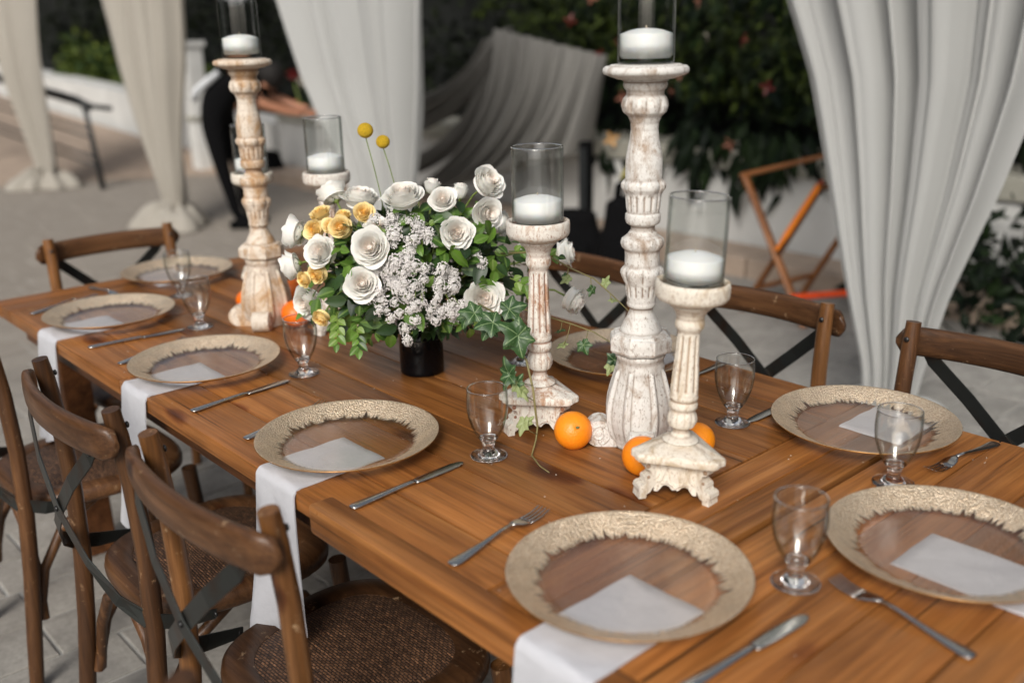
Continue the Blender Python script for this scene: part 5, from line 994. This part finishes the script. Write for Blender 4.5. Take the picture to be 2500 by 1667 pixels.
def ivy_leaf(parent, base, p, L, drv, nrv, mesh, petiole=None):
    p = Vector(p); dr = Vector(drv).normalized(); nr = Vector(nrv); nr = (nr-dr*nr.dot(dr)).normalized(); o = ob('ivy_leaf', mesh, parent, p-base); o.rotation_mode = 'QUATERNION'; o.rotation_quaternion = Matrix((dr, nr.cross(dr), nr)).transposed().to_quaternion(); L *= .86; o.scale = (L,L,L)
    if petiole is not None:
        q = Vector(petiole); m = MB(); mid = (p+q)/2-Vector((0,0,.006)); inv = (Matrix.Translation(p-base) @ o.rotation_quaternion.to_matrix().to_4x4() @ Matrix.Diagonal((L,L,L,1))).inverted(); m.tube([inv@(q-base), inv@(mid-base), inv@(p-base)], .0009/L, 5); ob('leaf_stalk', m.mesh('leaf_stalk', M['vine']), o)
C_ = -cf; Rr = cr; Uu = cu
def dv(a, b, c): return Rr*a+Uu*b+C_*c
iv1 = thing('ivy_trail', 'ivy stem hanging before the small candlestick down to the planks', 'ivy', (1.334,-1.176,.954)); b1 = Vector((1.334,-1.176,.954)); m = MB()
pth = [(1.36,-1.19,.957),(1.334,-1.176,.954),(1.288,-1.156,.937),(1.256,-1.15,.914),(1.230,-1.141,.868),(1.226,-1.142,.829),(1.224,-1.145,.797),(1.222,-1.139,.772),(1.190,-1.098,.7645),(1.150,-1.080,.7630),(1.118,-1.072,.7640)]
m.tube([Vector(p)-b1 for p in pth], [.0022]*6+[.0020,.0018,.0014,.001,.0008], 8); ob('stem', m.mesh('stem', M['vine']), iv1)
ivy_leaf(iv1,b1,(1.262,-1.136,.965),.050,dv(-.75,.45,.2),dv(.1,.3,1),IV[0],(1.262,-1.14,.925)); ivy_leaf(iv1,b1,(1.262,-1.134,.962),.048,dv(.25,-1,.1),dv(-.1,.25,1),IV[0])
ivy_leaf(iv1,b1,(1.245,-1.098,.905),.040,dv(-.3,.95,.1),dv(-.7,.2,.7),IV[1],(1.231,-1.142,.875)); ivy_leaf(iv1,b1,(1.243,-1.096,.902),.034,dv(-.35,-.9,.2),dv(-.5,.3,.8),IV[1])
ivy_leaf(iv1,b1,(1.236,-1.108,.885),.030,dv(.3,-.95,.1),dv(.2,.2,1),IV[2],(1.227,-1.142,.845)); ivy_leaf(iv1,b1,(1.232,-1.112,.875),.032,dv(.55,-.85,.2),dv(.3,.6,.7),IV[2]); ivy_leaf(iv1,b1,(1.238,-1.108,.886),.026,dv(.4,.6,.1),dv(0,.5,.9),IV[1])
ivy_leaf(iv1,b1,(1.226,-1.112,.812),.030,dv(-.25,-.95,.15),dv(-.4,.3,.8),IV[2],(1.222,-1.143,.782)); ivy_leaf(iv1,b1,(1.224,-1.118,.812),.022,dv(.6,.5,.1),dv(.4,.4,.8),IV[2])
iv3 = thing('ivy_cluster', 'cluster of large veined ivy leaves under the big right rose', 'ivy', (1.40,-1.20,.965)); b3 = Vector((1.40,-1.20,.965))
m = MB(); m.tube([Vector((1.46,-1.21,.97))-b3, (0,0,0), Vector((1.35,-1.175,.958))-b3], .002, 7); ob('stem', m.mesh('stem', M['vine']), iv3)
for p, L, d_, n_ in (((1.352,-1.155,.965),.046,(-.9,-.25,.2),(0,.5,1)),((1.40,-1.150,.975),.038,(-.9,.1,.1),(-.1,.4,1)),((1.345,-1.19,.985),.042,(.75,.2,.1),(.2,.4,1)),((1.375,-1.165,.950),.036,(-.4,-.8,.2),(0,.3,1)),((1.43,-1.155,.960),.030,(-.3,-.9,.1),(-.2,.3,1))): ivy_leaf(iv3,b3,p,L,dv(*d_),dv(*n_),IV[0],(1.39,-1.19,.965))
iv2 = thing('ivy_trail', 'thin ivy runner arching from the bouquet toward the tall right candlestick', 'ivy', (1.40,-1.32,1.05)); b2 = Vector((1.40,-1.32,1.05)); m = MB()
m.tube([Vector(p)-b2 for p in [(1.50,-1.30,1.05),(1.42,-1.318,1.062),(1.369,-1.329,1.056),(1.34,-1.351,1.036),(1.293,-1.366,1.021),(1.239,-1.366,.994),(1.179,-1.346,.978)]], [.0018,.0018,.0016,.0016,.0014,.0012,.0008], 7); ob('stem', m.mesh('stem', M['vine']), iv2)
for p, L, d_, n_, st_ in (((1.341,-1.341,1.017),.022,(-.6,-.4,.2),(0,.4,1),(1.345,-1.348,1.038)),((1.272,-1.375,1.013),.022,(.3,.6,.1),(.1,.6,.8),(1.28,-1.366,1.015)),((1.248,-1.372,.985),.022,(-.2,-.3,.9),(0,.9,.4),(1.25,-1.366,.997)),((1.291,-1.358,1.002),.020,(-.3,-.8,.1),(.5,.2,.9),(1.30,-1.364,1.022)),((1.35,-1.345,1.02),.018,(.6,-.5,.1),(.2,.5,.9),(1.345,-1.348,1.038))): ivy_leaf(iv2,b2,p,L,dv(*d_),dv(*n_),IV[2 if L > .02 else 1],st_)
iv4 = thing('ivy_trail', 'low ivy runner with dangling leaves over the half hidden plate', 'ivy', (1.346,-1.30,.945)); b4 = Vector((1.346,-1.30,.945)); m = MB()
m.tube([Vector(p)-b4 for p in [(1.42,-1.28,.955),(1.346,-1.30,.945),(1.294,-1.309,.940),(1.251,-1.322,.931),(1.206,-1.32,.921),(1.19,-1.318,.90)]], [.0016,.0015,.0013,.0012,.001,.0007], 7); ob('stem', m.mesh('stem', M['vine']), iv4)
for p, L, d_, n_, st_, mm_ in (((1.316,-1.293,.925),.020,(.5,.1,.5),(0,.9,.5),(1.32,-1.305,.942),0),((1.26,-1.303,.908),.026,(.3,-.8,.2),(-.4,.4,.8),(1.262,-1.318,.934),0),((1.300,-1.289,.902),.022,(-.6,-.3,.4),(0,.9,.5),(1.30,-1.308,.940),2),((1.182,-1.305,.895),.028,(.2,.7,.1),(.1,.3,1),(1.192,-1.318,.905),0),((1.186,-1.300,.885),.026,(-.3,-.8,.1),(0,.4,1),(1.192,-1.318,.905),2)): ivy_leaf(iv4,b4,p,L,dv(*d_),dv(*n_),IV[mm_],st_)

# ================================================================ BACKGROUND THINGS
# folding tray stand: two crossed leg pairs and rails; coloured strips paint the orange light on them
ts = thing('tray_stand', 'folding wooden tray stand with orange glow painted on its bars left of the big drape', 'stand', (2.76,-4.45,0)); tb = Vector((2.76,-4.45,0))
def bar(nm, a, b, w=.016, mat='tray', fl=1.6):
    a, b = Vector(a), Vector(b); L = (b-a).length; m = MB(); m.tube([(0,0,0),(0,0,L)], w, 10, fl); o = ob(nm, m.mesh(nm, M[mat], sharp=50), ts, a-tb); o.rotation_mode = 'QUATERNION'; o.rotation_quaternion = (b-a).to_track_quat('Z','Y'); return o
bar('leg', (2.584,-4.276,0), (3.075,-4.40,.70)); bar('leg', (2.998,-4.324,0), (2.60,-4.36,.70)); bar('leg', (2.40,-4.62,0), (2.80,-4.78,.80)); bar('leg', (2.905,-4.72,0), (2.52,-4.72,.66))
bar('top_rail', (3.09,-4.38,.705), (2.79,-4.80,.805), .014); bar('top_rail', (2.61,-4.34,.70), (2.51,-4.74,.67), .014); bar('stretcher', (2.68,-4.28,.14), (2.47,-4.64,.14), .016, 'red_glow_paint'); bar('stretcher', (2.92,-4.32,.14), (2.83,-4.72,.15), .013)  # one stretcher coloured red-orange for the light on its wood
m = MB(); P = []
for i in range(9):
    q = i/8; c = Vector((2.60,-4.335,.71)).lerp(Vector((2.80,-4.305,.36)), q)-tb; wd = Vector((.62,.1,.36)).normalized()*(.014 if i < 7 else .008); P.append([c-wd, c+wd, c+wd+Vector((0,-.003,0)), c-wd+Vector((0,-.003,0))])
m.grid(P, close_v=True); ob('painted_glow_strip', m.mesh('painted_glow_strip', M['orange_glow_paint'], smooth=False), ts)  # strip along the leg, its orange is painted light
m = MB(); P = [[Vector((2.60+.01*i,-4.335-.03*i,.715-.004*i))-tb+Vector((0,0,s)) for s in (.02,-.02)] for i in range(4)]; m.grid(P); ob('painted_glow_strip', m.mesh('painted_glow_strip', M['red_glow_paint'], smooth=False), ts)  # short strip on the top rail, same painted light in red-orange
# black bags
def bag(label, c, sx, sy, sz, rz=0, hand=True):
    t = thing('black_bag', label, 'bag', (*c,0), rz); P = []
    for i in range(15):
        v = i/14; z = sz*v; k = (1-.25*v**2)*(.86+.14*sin(pi*min(1,v*1.3+.1))) if v < .93 else .55*(1-(v-.93)*6)
        P.append([(sx*k*math.copysign(abs(cos(a))**.6,cos(a))*(1+.06*noise.noise(Vector((cos(a)*2,sin(a)*2,z*5+c[0])))), sy*k*math.copysign(abs(sin(a))**.6,sin(a)), z) for a in [2*pi*j/32 for j in range(32)]])
    m = MB(); m.grid(P, close_v=True); m.f.append(tuple(31-k for k in range(32))); m.f.append(tuple(len(m.v)-32+k for k in range(32))); ob('body', m.mesh('body', M['black']), t)
    if hand: m = MB(); m.tube([(-sx*.35,0,sz*.9),(-sx*.28,0,sz*1.12),(0,0,sz*1.2),(sx*.28,0,sz*1.12),(sx*.35,0,sz*.9)], .012, 8, 2); ob('handle', m.mesh('handle', M['black']), t)
    m = MB(); m.box(-sx*.6,sx*.6,sy*.9,sy*1.15,sz*.15,sz*.5); ob('front_pocket', m.mesh('front_pocket', M['black'], smooth=False, bevel=.02), t); return t
bag('black bag behind the small candlestick on the paving before the white wall', (4.40,-4.45), .22, .15, .36, .6, False)
bag('black backpack behind the tall right candlestick', (3.92,-4.42), .17, .15, .50, .6)
bag('small black bag on the step beyond the bending person', (9.35,-5.02), .15, .12, .30, .3, False)
t = thing('loudspeaker', 'slim black upright loudspeaker column behind the middle hurricane glass', 'speaker', (4.62,-4.80,0), .2); m = MB(); m.box(-.035,.035,-.04,.04,.02,.74); ob('cabinet', m.mesh('cabinet', M['black'], smooth=False, bevel=.01), t); m = MB(); m.box(-.028,.028,.041,.046,.08,.70); ob('grille', m.mesh('grille', M['blackmetal'], smooth=False), t); m = MB(); m.box(-.12,.12,-.12,.12,0,.022); ob('foot_plate', m.mesh('foot_plate', M['blackmetal'], smooth=False, bevel=.004), t)
# bending person
PR = Vector((-.669,-.743,0)).normalized(); PF = Vector((.7476,-.664,0)).normalized(); pb = Vector((7.2,-3.6,0))
def pp(a, b, z): v = PR*a+PF*b; return Vector((v.x, v.y, z))
def skin_fig(name, chains, mats, parent, sub=2):
    vs, es, rs = [], [], []; idx = {}
    for ch in chains:
        prev = None
        for key, p, r in ch:
            if key in idx: i = idx[key]
            else: i = len(vs); vs.append(p); rs.append(r); idx[key] = i
            if prev is not None and (prev, i) not in es: es.append((prev, i))
            prev = i
    me = bpy.data.meshes.new(name); me.from_pydata([tuple(v) for v in vs], es, []); o = bpy.data.objects.new(name, me); COL.objects.link(o)
    md = o.modifiers.new('skin', 'SKIN'); md.use_smooth_shade = True; o.modifiers.new('sub', 'SUBSURF').levels = sub
    for i, r in enumerate(rs): sv = me.skin_vertices[0].data[i]; sv.radius = (r, r)
    me.skin_vertices[0].data[0].use_root = True
    dg = bpy.context.evaluated_depsgraph_get(); m2 = bpy.data.meshes.new_from_object(o.evaluated_get(dg)); bpy.data.objects.remove(o)
    m2.polygons.foreach_set('use_smooth', [True]*len(m2.polygons))
    for m_ in mats: m2.materials.append(m_)
    return m2
pe = thing('person', 'person in black bending over the planter, arm stretched to the flowers', 'person', pb)
pel = ('pel', pp(-.15,.02,.93), .135)
ch = [[pel, ('wa', pp(-.10,.04,1.05), .115), ('ch', pp(.06,.08,1.14), .145), ('nk', pp(.20,.10,1.155), .065), ('hd', pp(.30,.11,1.135), .088), ('hd2', pp(.36,.11,1.10), .07)],
      [pel, ('hL', pp(-.16,-.08,.86), .10), ('kL', pp(-.11,-.09,.48), .062), ('aL', pp(-.03,-.08,.10), .042), ('fL', pp(.10,-.09,.045), .04)],
      [pel, ('hR', pp(-.12,.12,.86), .10), ('kR', pp(-.04,.14,.48), .062), ('aR', pp(-.02,.16,.10), .042), ('fR', pp(.11,.16,.045), .04)],
      [('ch', 0, 0), ('sL', pp(.12,-.07,1.13), .062), ('eL', pp(.24,-.08,.95), .045), ('wL', pp(.44,-.02,.88), .030), ('mL', pp(.53,.0,.87), .028)],
      [('ch', 0, 0), ('sR', pp(.12,.24,1.13), .062), ('eR', pp(.28,.27,.97), .045), ('wR', pp(.46,.22,.90), .030), ('mR', pp(.54,.2,.89), .028)]]
me = skin_fig('body', ch, [M['black'], M['skin']], pe)
for pl in me.polygons:
    c = pl.center; a = c.x*PR.x+c.y*PR.y; pl.material_index = 1 if (a > .17 and c.z > 1.02 and a > .235) or (a > .22 and c.z < 1.0) else 0
ob('body', me, pe)
m = MB(); hd = pp(.285,.11,1.155); m.ball(hd, .104, 20, 12, (1.0,1.0,1.0)); ob('hair', m.mesh('hair', M['hair']), pe)
m = MB(); q = [pp(-.26,-.11,.99), pp(-.23,-.12,1.06), pp(-.14,-.10,1.13), pp(-.06,-.08,1.19)]; m.tube(q, [.03,.035,.035,.028], 10, .6); ob('shirt_tail', m.mesh('shirt_tail', M['whitecloth']), pe)
for s, (a, b) in enumerate(((.53,0.),(.54,.2))):
    for k in range(5):
        base = pp(a, b+(k-2)*.016, .87); tipv = pp(a+.085-(.03 if k == 0 else 0), b+(k-2)*.022, .85-.01*(k % 2)); m = MB(); m.tube([base, (base+tipv)/2+Vector((0,0,.008)), tipv], [.010,.009,.007], 8); ob('finger', m.mesh('finger', M['skin']), pe)
for b in (-.09,.16):
    P = [pp(-.09,b,.03), pp(-.03,b,.045), pp(.06,b,.04), pp(.15,b,.025)]; m = MB(); m.tube(P, [.035,.046,.043,.025], 12, .9); ob('shoe', m.mesh('shoe', M['black']), pe)
# red flower the person arranges
pf = thing('red_flower', 'red bloom on a pale green stem by the bending person', 'flower', pb+pp(.42,.30,0)+Vector((0,0,.0))); pf.location.z = 0
m = MB(); m.tube([(-.06,-.05,.84),(-.02,-.02,.95),(.0,0,1.08)], [.008,.008,.007], 8); ob('stem', m.mesh('stem', M['stem']), pf); o = ob('bloom', RW[0], pf, (0,0,1.14)); 
me_r = RW[0].copy(); me_r.materials.clear(); me_r.materials.append(M['redf']); o.data = me_r; o.scale = (.075,.075,.075)
